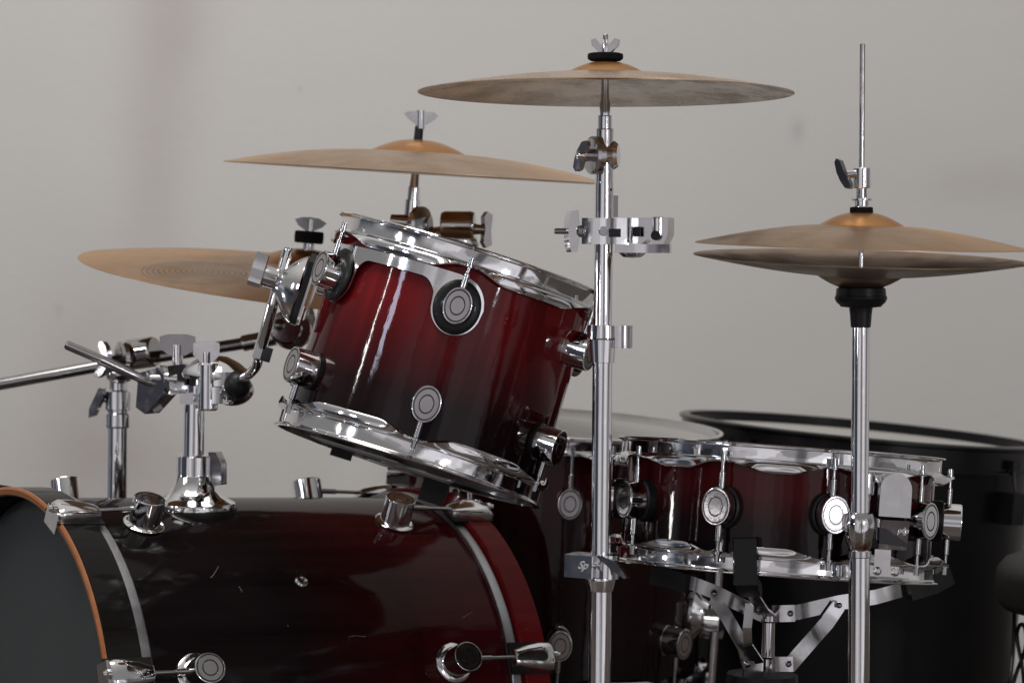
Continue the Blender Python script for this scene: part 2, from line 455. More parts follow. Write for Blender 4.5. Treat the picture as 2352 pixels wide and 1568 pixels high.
FLOORM = plain('dark_floor', (.075, .055, .045), .45, nscale=6, var=.35, bmp=.05)
o = part('floor', mb, FLOORM, None); o['kind'] = 'structure'

# ================================================================== BASS DRUM
DF = at(10.5, 1677, 3.08); DB = at(997.6, 1622, 3.426)
ax = (DB - DF); BL = ax.length - .012; ax.normalize()
near = Vector((ax.y, -ax.x, 0)).normalized(); upb = near.cross(ax); upb = -upb if upb.z < 0 else upb
MBD = frame_xyz(DF, near, ax.cross(near), ax)      # Z runs from the front head to the back
def rad_b(ph): return upb * math.cos(ph) + near * math.sin(ph)
bass = thing('bass_drum', 'large bass drum on its side, black fading to dark red, with grey front head', 'bass drum', (DF.x + .25, DF.y + .17, 0))
HW = .047; HB = .037; RS = .2795; RO = .2925
zf = HW; zb = BL - HW
SH_B = lacquer('black_to_red_bass_lacquer', [(.0, BLACK), (.42, (.0085, .0055, .006)), (.62, (.028, .0050, .006)), (.85, (.050, .0050, .0070)), (1, (.060, .0055, .0078))], .05, BL - .05, coat_r=.075, coat_w=.62)
shell_obj(bass, MBD, RS, .060, BL - .050, SH_B, 160)
def hoop_wood(name, za, zb_, mat, edge=None):
    ri = RS + .0025
    mb = MB().lathe([(RO - .0015, za), (RO, za + .0015), (RO, zb_ - .0015), (RO - .0015, zb_), (ri, zb_), (ri, za)], I4, 160, closed=True)
    return part(name, mb, mat, bass, MBD)
hf = hoop_wood('front_hoop', .0032, HW, BLKWOOD)
mb = MB().lathe([(RO - .0025, -.0008), (RO + .0002, .0006), (RO + .0003, .0030), (RO - .003, .0034), (RS + .0048, .0036), (RS + .0040, .0008)], I4, 160, closed=True)
part('wood_edge', mb, EDGEWOOD, hf, MBD)
hb_ = hoop_wood('back_hoop', BL - HB, BL, REDWOOD)
for nm, z in (('front_head_collar', HW + .0005), ('back_head_collar', BL - HB - .0165)):
    mb = MB().lathe([(RS + .0065, z), (RS + .0075, z + .002), (RS + .0068, z + .013), (RS + .004, z + .0155), (RS + .001, z + .0155), (RS + .001, z)], I4, 160, closed=True)
    part(nm, mb, COLLAR, bass, MBD)
mb = MB().lathe([(0, .036), (RS * .6, .036), (RS - .012, .036), (RS + .001, .041), (RS + .001, .044), (0, .040)], I4, 128)
part('front_head', mb, HEADG, bass, MBD)
mb = MB().lathe([(0, BL - .028), (RS * .6, BL - .028), (RS + .001, BL - .032), (RS + .001, BL - .037), (0, BL - .033)], I4, 96)
part('back_head', mb, HEADW, bass, MBD)
LB = lug_mesh('lug', .0185, .0200, .036, CH)
fl = MB().lathe([(.0185, .0005), (.0245, .0005), (.0250, .002), (.0235, .0035), (.0195, .0045)], I4, 40)
FLM = fl.mesh('lug_flange', CH)
def claw_mesh():
    mb = MB()
    mb.loft([(.0, .0165, .0135), (.006, .0185, .0165), (.020, .0180, .0165), (.036, .0150, .0145), (.050, .0118, .0120), (.0545, .0105, .0100), (.0550, .008, .006)], I4)
    mb.box(T(0, -.0016, -.0035), .0330, .0030, .0250, .0010)
    mb.lathe([(0, -.010), (.0035, -.010), (.0038, -.006), (.0055, -.005), (.0055, 0), (0, 0)], T(0, 0, .010) @ RX(-90), 14)
    return mb.mesh('claw', CH)
CLAW = claw_mesh()
mb = MB(); mb.box(T(0, .027, -.0012), .040, .060, .0028, .001); GASK = mb.mesh('claw_gasket', RUB)
LUGT = .140
for ph in [R_(a) for a in (23.5, 69.5, 113.5, 158.5, 203.5, 248.5, 293.5, 338.5)]:
    rd = rad_b(ph)
    for side in (0, 1):
        zz = .118 if side == 0 else BL - .133
        yd = -ax if side == 0 else ax
        o0 = DF + ax * zz + rd * RS
        Ml = frame_xyz(o0, yd.cross(rd), yd, rd)
        lg = part('lug', LB, None, bass, Ml)
        part('lug_flange', FLM, None, lg, Ml)
        e0 = DF + ax * (0 if side == 0 else BL) + rd * RO
        Mc = frame_xyz(e0, (-yd).cross(rd), -yd, rd)
        cl = part('claw', CLAW, None, bass, Mc)
        part('claw_gasket', GASK, None, cl, Mc)
        mb = MB(); a = o0 + yd * .016 + rd * .022; c_ = e0 - yd * .048 + rd * .0065
        mid = a + (c_ - a) * .38
        mb.tube([a, mid, mid + (c_ - a) * .01, c_], [.0036, .0036, .0025, .0025], 12)
        part('tension_rod', mb, ROD, bass)
# vent grommet
def on_bass(px, py):
    """point of the shell seen at a picture position"""
    d = (at(px, py, 3.0) - CAM).normalized(); best = None
    oc = CAM - DF
    dp = d - ax * d.dot(ax); op = oc - ax * oc.dot(ax)
    A = dp.dot(dp); B = 2 * dp.dot(op); C_ = op.dot(op) - RS * RS
    t = (-B - math.sqrt(max(0, B * B - 4 * A * C_))) / (2 * A)
    P = CAM + d * t; r = P - DF; r = (r - ax * r.dot(ax)).normalized(); return P, r
P, r = on_bass(692, 1335)
mb = MB().lathe([(.0038, -.004), (.0038, .002), (.0045, .0034), (.0065, .0030), (.0082, .0010), (.0082, -.002)], frame(P, r), 32)
g = part('vent_grommet', mb, CH, bass)
mb = MB().lathe([(0, .0006), (.0040, .0006), (.0040, -.003), (0, -.003)], frame(P, r), 24); part('vent_hole', mb, RUB, g)
# the scratches seen on the front half of the shell
SCR = plain('bare_scratch', (.30, .27, .25), .6, bmp=0)
for pts in ([(483, 1326), (490, 1320), (494, 1313), (500, 1304), (501, 1300)], [(1155 - 93, 1418), (1085, 1404)], [(840, 1461), (815, 1459), (800, 1462)], [(548, 1345), (553, 1352), (556, 1360)], [(660, 1435), (663, 1438)], [(1180 - 30, 1462), (1165, 1462)]):
    q = []
    for px, py in pts:
        P, r = on_bass(px, py); q.append((P + r * .0002, r))
    mb = MB()
    n_ = len(q)
    for (a, ra), (b2, rb) in zip(q, q[1:]):
        t_ = (b2 - a).normalized(); s_ = t_.cross(ra).normalized() * .00022
        vs = [mb.bm.verts.new(v) for v in (a - s_, a + s_, b2 + s_ * .6, b2 - s_ * .6)]; mb.bm.faces.new(vs)
    part('scratch', mb, SCR, bass)

# ================================================================== DRUMS THAT STAND UPRIGHT
def upright(px, py, Y, ux, uy):
    u = Vector((ux, uy, 1)).normalized(); C = at(px, py, Y)
    v = Vector((1, 0, 0)); v = (v - u * v.dot(u)).normalized()
    return frame_xyz(C, v, u.cross(v), u)              # X right, Y away, Z up the drum
FLIP = Matrix.Diagonal((1, 1, -1, 1))
def bottom_frame(M, z): return M @ T(0, 0, z) @ RX(180)

# ---- rack tom
TY = 3.0
u = Vector((.292, .086, .953)).normalized()
Ct = at(1085.7, 585.5, TY + .012)
v = Vector((1, 0, 0)); v = (v - u * v.dot(u)).normalized()
MT = frame_xyz(Ct, v, u.cross(v), u); HT = .2590
RTS = .1524; RTH = .1580
tom = thing('rack_tom', 'tilted tom in glossy red fading to black, with chrome hoops', 'tom drum', at(936, 1080, TY))
SH_T = lacquer('red_to_black_tom_lacquer', [(0, (.180, .0085, .0120)), (.30, (.160, .0080, .0112)), (.52, (.075, .0055, .0075)), (.74, (.014, .004, .005)), (1, (.006, .0045, .005))], -.02, -.235)
shell_obj(tom, MT, RTS, -.014, -(HT - .014), SH_T, 160)
ears = [R_(a + 2.7) for a in range(0, 360, 60)]
part('top_hoop', hoop_mesh('top_hoop', RTH, .033, ears, CH), None, tom, MT @ RX(1.5))
MTB = MT @ T(0, 0, -HT) @ RX(-2.8) @ RX(180)
# angles mirror on the flipped frame: position (sin, -cos) -> y flips, so front is pi
earsb = [math.pi - e for e in ears]
part('bottom_hoop', hoop_mesh('bottom_hoop', RTH, .033, earsb, CH), None, tom, MTB)
disc(tom, 'top_head', MT @ RX(1.5), RTH - .003, -.004, HEADW)
bh = disc(tom, 'bottom_head', MTB, RTH - .003, -.007, HEADB)
LT = lug_mesh('lug', .0163, .0212, .031, CH)
LTR = MB().lathe([(.0150, -.002), (.0172, -.002), (.0176, .0035), (.0165, .0045)], Matrix.Diagonal((1, 1.25, 1, 1)), 40).mesh('lug_gasket', RUB)
for i, ph in enumerate(ears):
    for z, sg in ((-.0745, 1), (-(HT - .0715), -1)):
        Ml = around(MT, ph, RTS, z, sg)
        off = .0065 if sg == 1 else .001
        Ml2 = Ml @ T(0, 0, off * .5)
        lg = part('lug', LT, None, tom, Ml2)
        yl = .0512 - .0045 * math.cos(ph) if sg == 1 else .0488 - .0083 * math.cos(ph)
        part('tension_rod', rod_mesh(.0205, yl, .0165), ROD, lg, Ml2)
        if sg == -1: part('lug_gasket', LTR, None, lg, Ml)
# suspension band
def ring_edges(ph):
    top, bot = -.0385, -.0515
    for l in (-57.3, 2.7):
        s = (ph - R_(l)) * RTS
        if abs(s) < .0275: bot = min(bot, -.0745 - math.sqrt(.0275 ** 2 - s * s) * 1.15 )
        elif abs(s) < .048: bot = min(bot, -.0515 - .016 * ((.048 - abs(s)) / .0205) ** 2.6)
        if l == 2.7 and s > -.004:
            top = -.0745 + math.sqrt(max(0, .0285 ** 2 - s * s)) * 1.22
    if ph < R_(-82):
        f = min(1, (R_(-82) - ph) / R_(10)); f = f * f * (3 - 2 * f)
        top = top - .014 * f; bot = min(bot, -.0515 - .080 * f)
    return top, bot
N = 150; rows = []
p0, p1 = R_(-97), R_(13.3)
for i in range(N + 1):
    ph = p0 + (p1 - p0) * i / N; t_, b_ = ring_edges(ph)
    if t_ - b_ < .001: b_ = t_ - .001
    def pt(r, z): return Vector((r * math.sin(ph), -r * math.cos(ph), z))
    r0 = RTS + .0062 + (.010 * min(1, max(0, (R_(-78) - ph) / R_(19))) ** 1.5)
    mid = [pt(r0 + .0016 , t_ + (b_ - t_) * q) for q in (.0, .04, .5, .96, 1.0)]
    back = [pt(r0, t_ + (b_ - t_) * q) for q in (1.0, .0)]
    rows.append(mid + back)
mb = MB(); vs = mb.grid(rows, closed_u=True); mb.bm.faces.new(vs[0]); mb.bm.faces.new(vs[-1][::-1])
part('suspension_band', mb, CH, tom, MT, sharp=40)
for ph in (-57.3, 2.7):
    Ml = around(MT, R_(ph), RTS, -.0745, 1)
    mb = MB().lathe([(.0158, .004), (.0160, .0115), (.0185, .0128), (.0240, .0118), (.0268, .0092), (.0268, .0070)], Ml @ Matrix.Diagonal((1, 1.16, 1, 1)), 48)
    part('rubber_grommet', mb, RUB, tom)
# bracket at the left end of the band
Mb = around(MT, R_(-86), RTS + .0165, -.099, 1)          # Z outward to the left
br = MB(); br.prism([(-.016, -.040), (.016, -.040), (.020, -.030), (.020, .034), (.014, .041), (-.014, .041), (-.020, .034), (-.020, -.030)], .0028, Mb @ T(0, 0, .0016), .0008)
brk = part('mount_plate', br, CH, tom)
mb = MB(); mb.prism([(-.020, -.042), (.020, -.042), (.027, -.028), (.027, .032), (.017, .043), (-.017, .043), (-.027, .032), (-.027, -.028)], .0068, Mb @ T(0, 0, .0066), .0012)
part('rubber_pad', mb, RUB, brk)
mb = MB().lathe([(.0, .0100), (.036, .0102), (.0375, .0125), (.034, .0185), (.027, .0260), (.019, .0325), (.0125, .0375), (.0115, .0400), (0, .0400)], Mb @ T(0, -.001, 0) @ Matrix.Diagonal((.78, 1.08, 1, 1)), 48)
part('bracket_cone', mb, CH, brk)
mb = MB().lathe([(0, .0395), (.0125, .0395), (.0135, .0410), (.0135, .0545), (.0120, .0560), (0, .0560)], Mb @ T(0, .002, 0), 24)
clp = part('bracket_clamp', mb, CHD, brk)
Mw = Mb @ T(0, .005, .0640)
mb = MB(); mb.prism([(-.008, -.019), (.008, -.019), (.0115, -.013), (.0125, .006), (.0105, .021), (-.0105, .021), (-.0125, .006), (-.0115, -.013)], .0145, Mw, .0016)
part('thumb_screw', mb, CH, brk)
# tape and rag on the underside of the bottom head
for (x, y, sx_, sy_, rz) in ((-.060, -.045, .110, .060, 10), (.010, -.090, .080, .055, -14)):
    mb = MB(); mb.box(MTB @ T(x, y * 1.0, -.0022) @ RZ(rz), sx_, sy_, .0012, .0003); part('tape_patch', mb, TAPE, tom)
mb = MB(); mb.box(MTB @ T(-.085, -.128, .003), .026, .012, .009, .001); part('tape_tab', mb, RUB, tom)

mb = MB(); mb.box(MTB @ T(.035, -.150, .012), .032, .010, .028, .001); part('rubber_stop', mb, RUB, tom)

# ---- snare drum
SY = 2.97
MS = upright(1795, 1028, SY, .064, .080); HS = .1430; RSS = .1778; RSH = .1840
snare = thing('snare_drum', 'shallow dark red snare drum with double-ended chrome lugs on a basket stand', 'snare drum', at(1786, 1310, SY))
SH_S = lacquer('red_to_black_snare_lacquer', [(0, (.090, .0078, .0085)), (.35, (.062, .0062, .007)), (.68, (.014, .004, .005)), (1, (.0055, .0045, .005))], -.02, -.122)
shell_obj(snare, MS, RSS, -.012, -(HS - .012), SH_S, 160)
ears = [R_(11.5 + 36 * i) for i in range(10)]
part('top_hoop', hoop_mesh('top_hoop', RSH, .030, ears, CH, 300), None, snare, MS)
MSB = bottom_frame(MS, -HS)
part('bottom_hoop', hoop_mesh('bottom_hoop', RSH, .030, [math.pi - e for e in ears], CH, 300), None, snare, MSB)
disc(snare, 'top_head', MS, RSH - .003, -.004, HEADW)
disc(snare, 'bottom_head', MSB, RSH - .003, -.006, HEADB)
LS = lug_mesh('lug', .0165, .0212, .032, CH)
LSB = MB().lathe([(.0175, -.003), (.0195, -.003), (.0195, .010), (.0172, .0115)], Matrix.Diagonal((1, 1.2, 1, 1)), 40).mesh('lug_base', RUB)
ROD_S = rod_mesh(.0205, .0505, .0165).mesh('tension_rod', [ROD])
for ph in ears:
    Ml = around(MS, ph, RSS, -HS / 2, 1)
    lg = part('lug', LS, None, snare, Ml); part('lug_base', LSB, None, lg, Ml)
    part('tension_rod', ROD_S, None, lg, Ml); part('tension_rod', ROD_S, None, lg, Ml @ RZ(180))
# strainer
Mq = around(MS, R_(33.0), RSS, -HS / 2, 1) @ RY(-12)
mb = MB()
arch = [(-.0195, -.006), (.0195, -.006), (.0195, .024)] + [(.0195 * math.cos(R_(a)), .024 + .0175 * math.sin(R_(a))) for a in range(15, 166, 15)] + [(-.0195, .024)]
mb.prism(arch, .022, Mq @ T(0, .008, .022), .0045)
st = part('strainer', mb, CH, snare)
mb = MB(); mb.box(Mq @ T(-.0020, -.016, .024) @ RX(7) @ RY(6), .037, .032, .024, .0030); part('strainer_block', mb, CHD, st)
mb = MB(); mb.prism([(-.019, -.008), (-.020, .009), (-.012, .008), (.014, -.006), (.016, -.010), (.004, -.010)], .005, Mq @ T(-.003, -.019, .040), .0012); part('strainer_lever', mb, DARKM, st)  # dark metal colour stands in for a dark reflection on the lever
mb = MB(); mb.box(Mq @ T(-.006, -.044, .018), .020, .020, .010, .001); part('strainer_slide', mb, CH, st)
mb = MB(); mb.box(Mq @ T(-.004, -.0575, .021), .036, .0115, .008, .001)
pl = part('strainer_clamp', mb, CH, st)
for dx in (-.013, .009):
    mb = MB().lathe([(0, .0105), (.0022, .0105), (.0048, .0085), (.0048, .003), (0, .003)], Mq @ T(dx, -.0575, .018), 14); part('clamp_screw', mb, CH, pl)
mb = MB().lathe([(0, -.012), (.0085, -.012), (.0090, -.010), (.0090, .010), (.0085, .012), (0, .012)], Mq @ T(-.030, .036, .020) @ RX(-90), 20); part('strainer_knob', mb, CHD, st)
mb = MB().lathe([(0, -.026), (.0055, -.026), (.0055, .026), (0, .026)], Mq @ T(-.030, .002, .020) @ RX(-90), 16); part('strainer_screw', mb, CHD, st)
def text_mesh(txt, size, extrude, mat, shear=0):
    cu = bpy.data.curves.new('lettering', 'FONT'); cu.body = txt; cu.size = size; cu.extrude = extrude; cu.shear = shear
    cu.align_x = 'CENTER'; cu.align_y = 'CENTER'; cu.bevel_depth = extrude * .5
    ob = bpy.data.objects.new('lettering_curve', cu); col.objects.link(ob)
    bpy.context.view_layer.update()
    me = bpy.data.meshes.new_from_object(ob.evaluated_get(bpy.context.evaluated_depsgraph_get()))
    bpy.data.objects.remove(ob); bpy.data.curves.remove(cu)
    me.materials.clear(); me.materials.append(mat); me.name = 'lettering'; return me
part('lettering', text_mesh('pdp', .009, .0005, CH, .2), None, st, Mq @ T(.010, -.012, .0353))

# ---- snare stand
stand = thing('snare_stand', 'low basket stand with flat silver arms carrying the snare drum', 'drum stand', (at(1765, 1500, SY).x, SY, 0))
cx = 1765; kS = kk(SY)
Lst = (1766, 1400, 1762, 1568)
pole('post', stand, CH, Lst, SY, [(1396, 14), (1540, 16), (2245, 16)])
pole('top_socket', stand, CHD, Lst, SY, [(1392, 19), (1396, 23), (1424, 23), (1428, 19)])
pole('bottom_socket', stand, CHD, Lst, SY, [(1506, 20), (1510, 24), (1536, 24), (1540, 20)])
pole('height_knob', stand, RUB, (1755, 1400, 1750, 1568), SY - .02, [(1540, 40), (1546, 82), (1600, 86), (1606, 60)], 12)
def bar(name, pts, w, mat, par, th=.0028, wd=(0, 0, 1)):
    mb = MB().strip([at(*p) for p in pts], w * kS, th, wd); return part(name, mb, mat, par)
def rivet(px, py, Y, r, par):
    mb = MB().lathe([(0, .0030), (r * kS * .5, .0028), (r * kS, .0012), (r * kS, -.001), (0, -.001)], fr(px, py, Y), 16); part('rivet', mb, ROD, par)
a1 = bar('arm', [(1795, 1408, SY - .032), (1832, 1405, SY - .034), (1926, 1383, SY - .03), (2010, 1370, SY - .02), (2075, 1352, SY), (2130, 1325, SY + .02)], 34, ALU, stand)
bar('arm_clip', [(1776, 1408, SY - .030), (1796, 1408, SY - .037), (1826, 1407, SY - .0385)], 38, CHD, a1)
bar('arm_link', [(1926, 1390, SY - .036), (1900, 1428, SY - .040), (1835, 1502, SY - .040), (1812, 1530, SY - .036)], 34, ALU, a1)
bar('link_clip', [(1776, 1524, SY - .030), (1796, 1524, SY - .036), (1822, 1524, SY - .0385)], 34, CHD, a1)
for p in ((1815, 1408), (1927, 1389), (1811, 1524)): rivet(*p, SY - .041, 7, a1)
a2 = bar('arm', [(1752, 1412, SY - .02), (1700, 1388, SY - .03), (1640, 1358, SY - .035), (1590, 1338, SY - .03), (1540, 1330, SY - .01)], 32, STEEL, stand)
bar('arm_link', [(1640, 1372, SY - .032), (1672, 1420, SY - .034), (1708, 1485, SY - .032), (1716, 1530, SY - .024), (1752, 1530, SY - .02)], 30, STEEL, a2)
for p in ((1640, 1362), (1715, 1412), (1716, 1524)): rivet(*p, SY - .040, 8, a2)
a3 = bar('arm', [(1768, 1412, SY - .03), (1752, 1400, SY - .06), (1726, 1360, SY - .10), (1708, 1325, SY - .14), (1706, 1290, SY - .192)], 26, CHD, stand, wd=(1, 0, 0))
bar('arm_link', [(1722, 1385, SY - .07), (1716, 1440, SY - .075), (1718, 1480, SY - .06), (1745, 1520, SY - .03)], 20, CH, a3, wd=(1, 0, 0))
mb = MB(); mb.box(fr(1711, 1288, SY - .204, 1.5), .0245, .050, .017, .006)
part('rubber_grip', mb, RUB, a3)
mb = MB().strip([at(1712, 1312, SY - .206), at(1716, 1340, SY - .17), at(1726, 1356, SY - .13)], .024, .014, (1, 0, 0), .003); part('grip_neck', mb, RUB, a3)
mb = MB().strip([at(2085, 1356, SY), at(2140, 1340, SY + .01), at(2178, 1318, SY + .02)], .022, .016, (0, 0, 1), .004); part('rubber_grip', mb, RUB, a1)
mb = MB().strip([at(1585, 1338, SY - .03), at(1540, 1325, SY - .01), at(1500, 1318, SY)], .022, .016, (0, 0, 1), .004); part('rubber_grip', mb, RUB, a2)

# ---- floor tom
FY = 3.62
MF = upright(1296, 968, FY, .060, -.033); HF = .36; RFS = .2140; RFH = .2200
ftom = thing('floor_tom', 'dark red floor tom with white head, mostly hidden behind tilted tom and snare', 'floor tom', at(1270, 1500, FY))
SH_F = lacquer('red_to_black_floor_tom_lacquer', [(0, (.045, .0045, .0055)), (.30, (.022, .0042, .005)), (.62, (.012, .004, .005)), (1, (.006, .0045, .005))], -.02, -HF)
shell_obj(ftom, MF, RFS, -.014, -(HF - .014), SH_F, 128)
ears = [R_(45 * i + 2) for i in range(8)]
part('top_hoop', hoop_mesh('top_hoop', RFH, .032, ears, CH), None, ftom, MF)
MFB = bottom_frame(MF, -HF)
part('bottom_hoop', hoop_mesh('bottom_hoop', RFH, .032, [math.pi - e for e in ears], CH), None, ftom, MFB)
disc(ftom, 'top_head', MF, RFH - .003, -.011, HEADW); disc(ftom, 'bottom_head', MFB, RFH - .003, -.006, HEADB)
for ph in ears:
    for z, sg in ((-.086, 1), (-(HF - .085), -1)):
        Ml = around(MF, ph, RFS, z, sg); lg = part('lug', LT, None, ftom, Ml)
        mb = rod_mesh(.0205, (.086 if sg == 1 else .085) - .0225, .0165)
        part('tension_rod', mb, ROD, lg, Ml)
def floor_leg(ph):
    Ml = around(MF, R_(ph), RFS, -.245, 1)
    mb = MB().lathe([(0, -.001), (.024, -.001), (.024, .004), (.016, .012), (.012, .022), (0, .022)], Ml @ Matrix.Diagonal((1, 1.5, 1, 1)), 32)
    bk = part('leg_bracket', mb, CH, ftom)
    mb = MB(); mb.box(Ml @ T(0, -.004, .030), .028, .030, .022, .003); part('bracket_clamp', mb, CH, bk)
    Mw = Ml @ T(.034, -.004, .030) @ RY(90)
    mb = MB(); mb.prism([(-.006, -.016), (.006, -.016), (.010, 0), (.006, .016), (-.006, .016), (-.010, 0)], .022, Mw, .002); part('bracket_wing_bolt', mb, CHD, bk)
    top = (Ml @ Vector((0, .070, .030))); bot = top + Vector((0, 0, 0)) - Vector(Ml.col[1][:3]) * ((top.z - .02) / max(.5, Vector(Ml.col[1][:3]).z))
    mb = MB().tube([top, top + (bot - top) * .02, bot], [.0035, .0072, .0072], 20); lg = part('leg', mb, CHD, ftom)
    mb = MB().lathe([(0, -.012), (.016, -.012), (.018, 0), (.012, .03), (0, .03)], T(*(bot.x, bot.y, .013)), 20); part('rubber_foot', mb, RUB, lg)
for a in (66, 186, -54): floor_leg(a)

# ---- large black drum
KY = 3.95
MK = upright(1974, 984, KY, .080, .0); RKS = .2650; RKH = .2700; HK = .46
bdrum = thing('black_drum', 'large all-black drum with white head standing behind the snare near the wall', 'drum', at(1930, 1700, KY))
mb = MB().lathe([(RKS, -.02), (RKS, -.2), (RKS, -HK), (RKS - .006, -HK), (RKS - .006, -.02)], I4, 128, closed=True); part('shell', mb, FLATB, bdrum, MK, sharp=50)
mb = MB().lathe([(RKH - .008, 0), (RKH - .006, .0012), (RKH + .004, .0012), (RKH + .0075, -.001), (RKH + .0075, -.0045), (RKH + .003, -.007), (RKH + .003, -.034), (RKH + .008, -.0365), (RKH + .008, -.040), (RKH - .004, -.040), (RKH - .008, -.03)], I4, 160, closed=True)
part('top_hoop', mb, BLK, bdrum, MK)
disc(bdrum, 'top_head', MK, RKH - .007, -.0140, HEADW)
for a in (92, 47, 2, -43, 137, 182):
    Ml = around(MK, R_(a), RKS, -.088, 1)
    mb = MB(); mb.box(Ml @ T(0, 0, .014), .034, .046, .030, .008); lg = part('lug', mb, BLK, bdrum)
    mb = MB().tube([Ml @ Vector((0, .026, .020)), Ml @ Vector((0, .066, .012))], .003, 10); part('tension_rod', mb, DARKM, lg)
    mb = MB(); mb.box(Ml @ T(0, .063, .010), .020, .014, .018, .002); part('hoop_hook', mb, BLK, lg)

# ---- drum throne at the right edge
SYT = 3.35
throne = thing('drum_throne', 'round black padded stool seat cut off by the right edge', 'stool', (at(2560, 1330, SYT).x, SYT, 0))
C = at(2590, 1330, SYT); rr = .17
mb = MB().lathe([(0, .032), (.10, .033), (rr - .03, .031), (rr - .012, .024), (rr - .002, .012), (rr, 0), (rr - .001, -.028), (rr - .010, -.040), (rr - .022, -.043), (0, -.043)], T(*C) , 64)
part('seat', mb, BACKVINYL, throne)
mb = MB().lathe([(0, -.043), (.03, -.043), (.03, -.07), (.0125, -.07), (.0125, -C.z + .1), (0, -C.z + .1)], T(*C), 24); part('post', mb, CHD, throne)
for a in (100, 220, 340):
    d = Vector((math.cos(R_(a)), math.sin(R_(a)), 0))
    mb = MB().tube([Vector((C.x, C.y, .20)) + d * .02, Vector((C.x, C.y, .012)) + d * .26], .010, 12); part('leg', mb, DARKM, throne)
pts = []
ctrl = [(2330, 1402), (2329, 1450), (2326, 1500), (2322, 1545), (2318, 1568), (2322, 1585), (2336, 1540), (2350, 1505), (2358, 1470), (2352, 1436), (2342, 1436), (2336, 1455), (2340, 1490), (2348, 1530), (2352, 1580), (2352, 1700)]
def smooth(ctrl, n=8):
    out = []
    P = [Vector(p) for p in ctrl]
    for i in range(len(P) - 1):
        a, b_, c_, d = P[max(i - 1, 0)], P[i], P[i + 1], P[min(i + 2, len(P) - 1)]
        for j in range(n):
            t = j / n
            out.append(.5 * ((2 * b_) + (c_ - a) * t + (2 * a - 5 * b_ + 4 * c_ - d) * t * t + (3 * b_ - a - 3 * c_ + d) * t ** 3))
    out.append(P[-1]); return out
mb = MB().tube(smooth([at(x, y, SYT + .05 + .012 * math.sin(i * 1.3)) for i, (x, y) in enumerate(ctrl)]), .0027, 10)
single('cable', mb, RUB, 'thin black cable hanging in a loop below the black stool seat', 'cable')

# ================================================================== CYMBALS AND STANDS
B_TOP = bronze('lathed_bronze', (.52, .32, .17), .30)
B_BELL = bronze('polished_bronze', (.54, .265, .095), .33, rings=False, dirt=.15)
B_OLD = bronze('stained_bronze', (.64, .425, .25), .25, dirt=.25)
B_DARK = bronze('shaded_bronze', (.33, .225, .14), .32, dirt=.5)  # shade of the downward-facing lower hi-hat put into a darker bronze colour

B_UNDER = bronze('pale_reflection_underside', (.70, .60, .51), .22, dirt=.75)  # paler colour carries the wall's reflected light; the dirt mottling is the metal's own
# ---- crash on the straight stand
CY = 2.78; kC = kk(CY)
Cc = at(1391, 214, CY)
cymbal('crash_cymbal', 'level bronze cymbal highest of all, its underside in view', Cc, Vector((0, .008, 1)), 431 * kC, .0200, .0335, .0445, B_OLD, B_BELL, bexp=1.55, under=B_UNDER)
cs = thing('crash_stand', 'straight chrome cymbal stand rising in front of the tilted red tom', 'cymbal stand', (at(1378, 1568, CY).x, CY, 0))
LC = (1391, 80, 1376, 1700)
pole('threaded_rod', cs, ROD, LC, CY, [(79, 4), (82, 6), (200, 6)], 12)
pole('cymbal_sleeve', cs, CH, LC, CY, [(140, 8.5), (186, 8.8), (226, 9.4), (236, 11.8), (266, 12.2)])
pole('tilter_neck', cs, CH, LC, CY, [(265, 15), (267, 16.5), (296, 16.5)])
tl = pole('tilter', cs, CH, LC, CY, [(295, 19), (298, 20.5), (417, 20.5), (419, 19)])
pole('upper_tube', cs, CH, LC, CY, [(417, 21), (419, 21.5), (760, 21)])
pole('middle_tube', cs, CH, LC, CY, [(760, 23), (1290, 23)])
pole('lower_tube', cs, CH, LC, CY, [(1290, 26), (2210, 26)])
pole('tube_hole', tl, RUB, (1403, 430, 1403, 442), CY - 20 * kC * .8, [(433, .2), (434, 3), (438, 3), (439, .2)], 10)
x = on(LC, 128)
pole('felt_washer', cs, FELT, LC, CY, [(122, 34), (124, 40), (130, 41), (136, 40), (140, 34)])
mb = MB().prism([(x * kC, y * kC) for x, y in [(-6, -16), (-14, -14), (-31, 2), (-33, 15), (-23, 18), (-9, 3), (9, 3), (23, 18), (33, 15), (31, 2), (14, -14), (6, -16)]], .0065, fr(on(LC, 108), 107, CY - .002, 0, -16), .0018)
wn = part('wing_nut', mb, CHD, cs)
mb = MB().lathe([(0, -17 * kC), (9 * kC, -17 * kC), (9.5 * kC, -4 * kC), (7 * kC, 8 * kC), (0, 8 * kC)], fr(on(LC, 108), 107, CY - .002) @ RX(-90), 20); part('wing_nut_hub', mb, CH, wn)
LENS = [(-38, -2), (-31, 7), (-10, 11), (10, 11), (34, 6), (40, -2), (32, -8), (8, -7), (-8, -8), (-30, -9)]
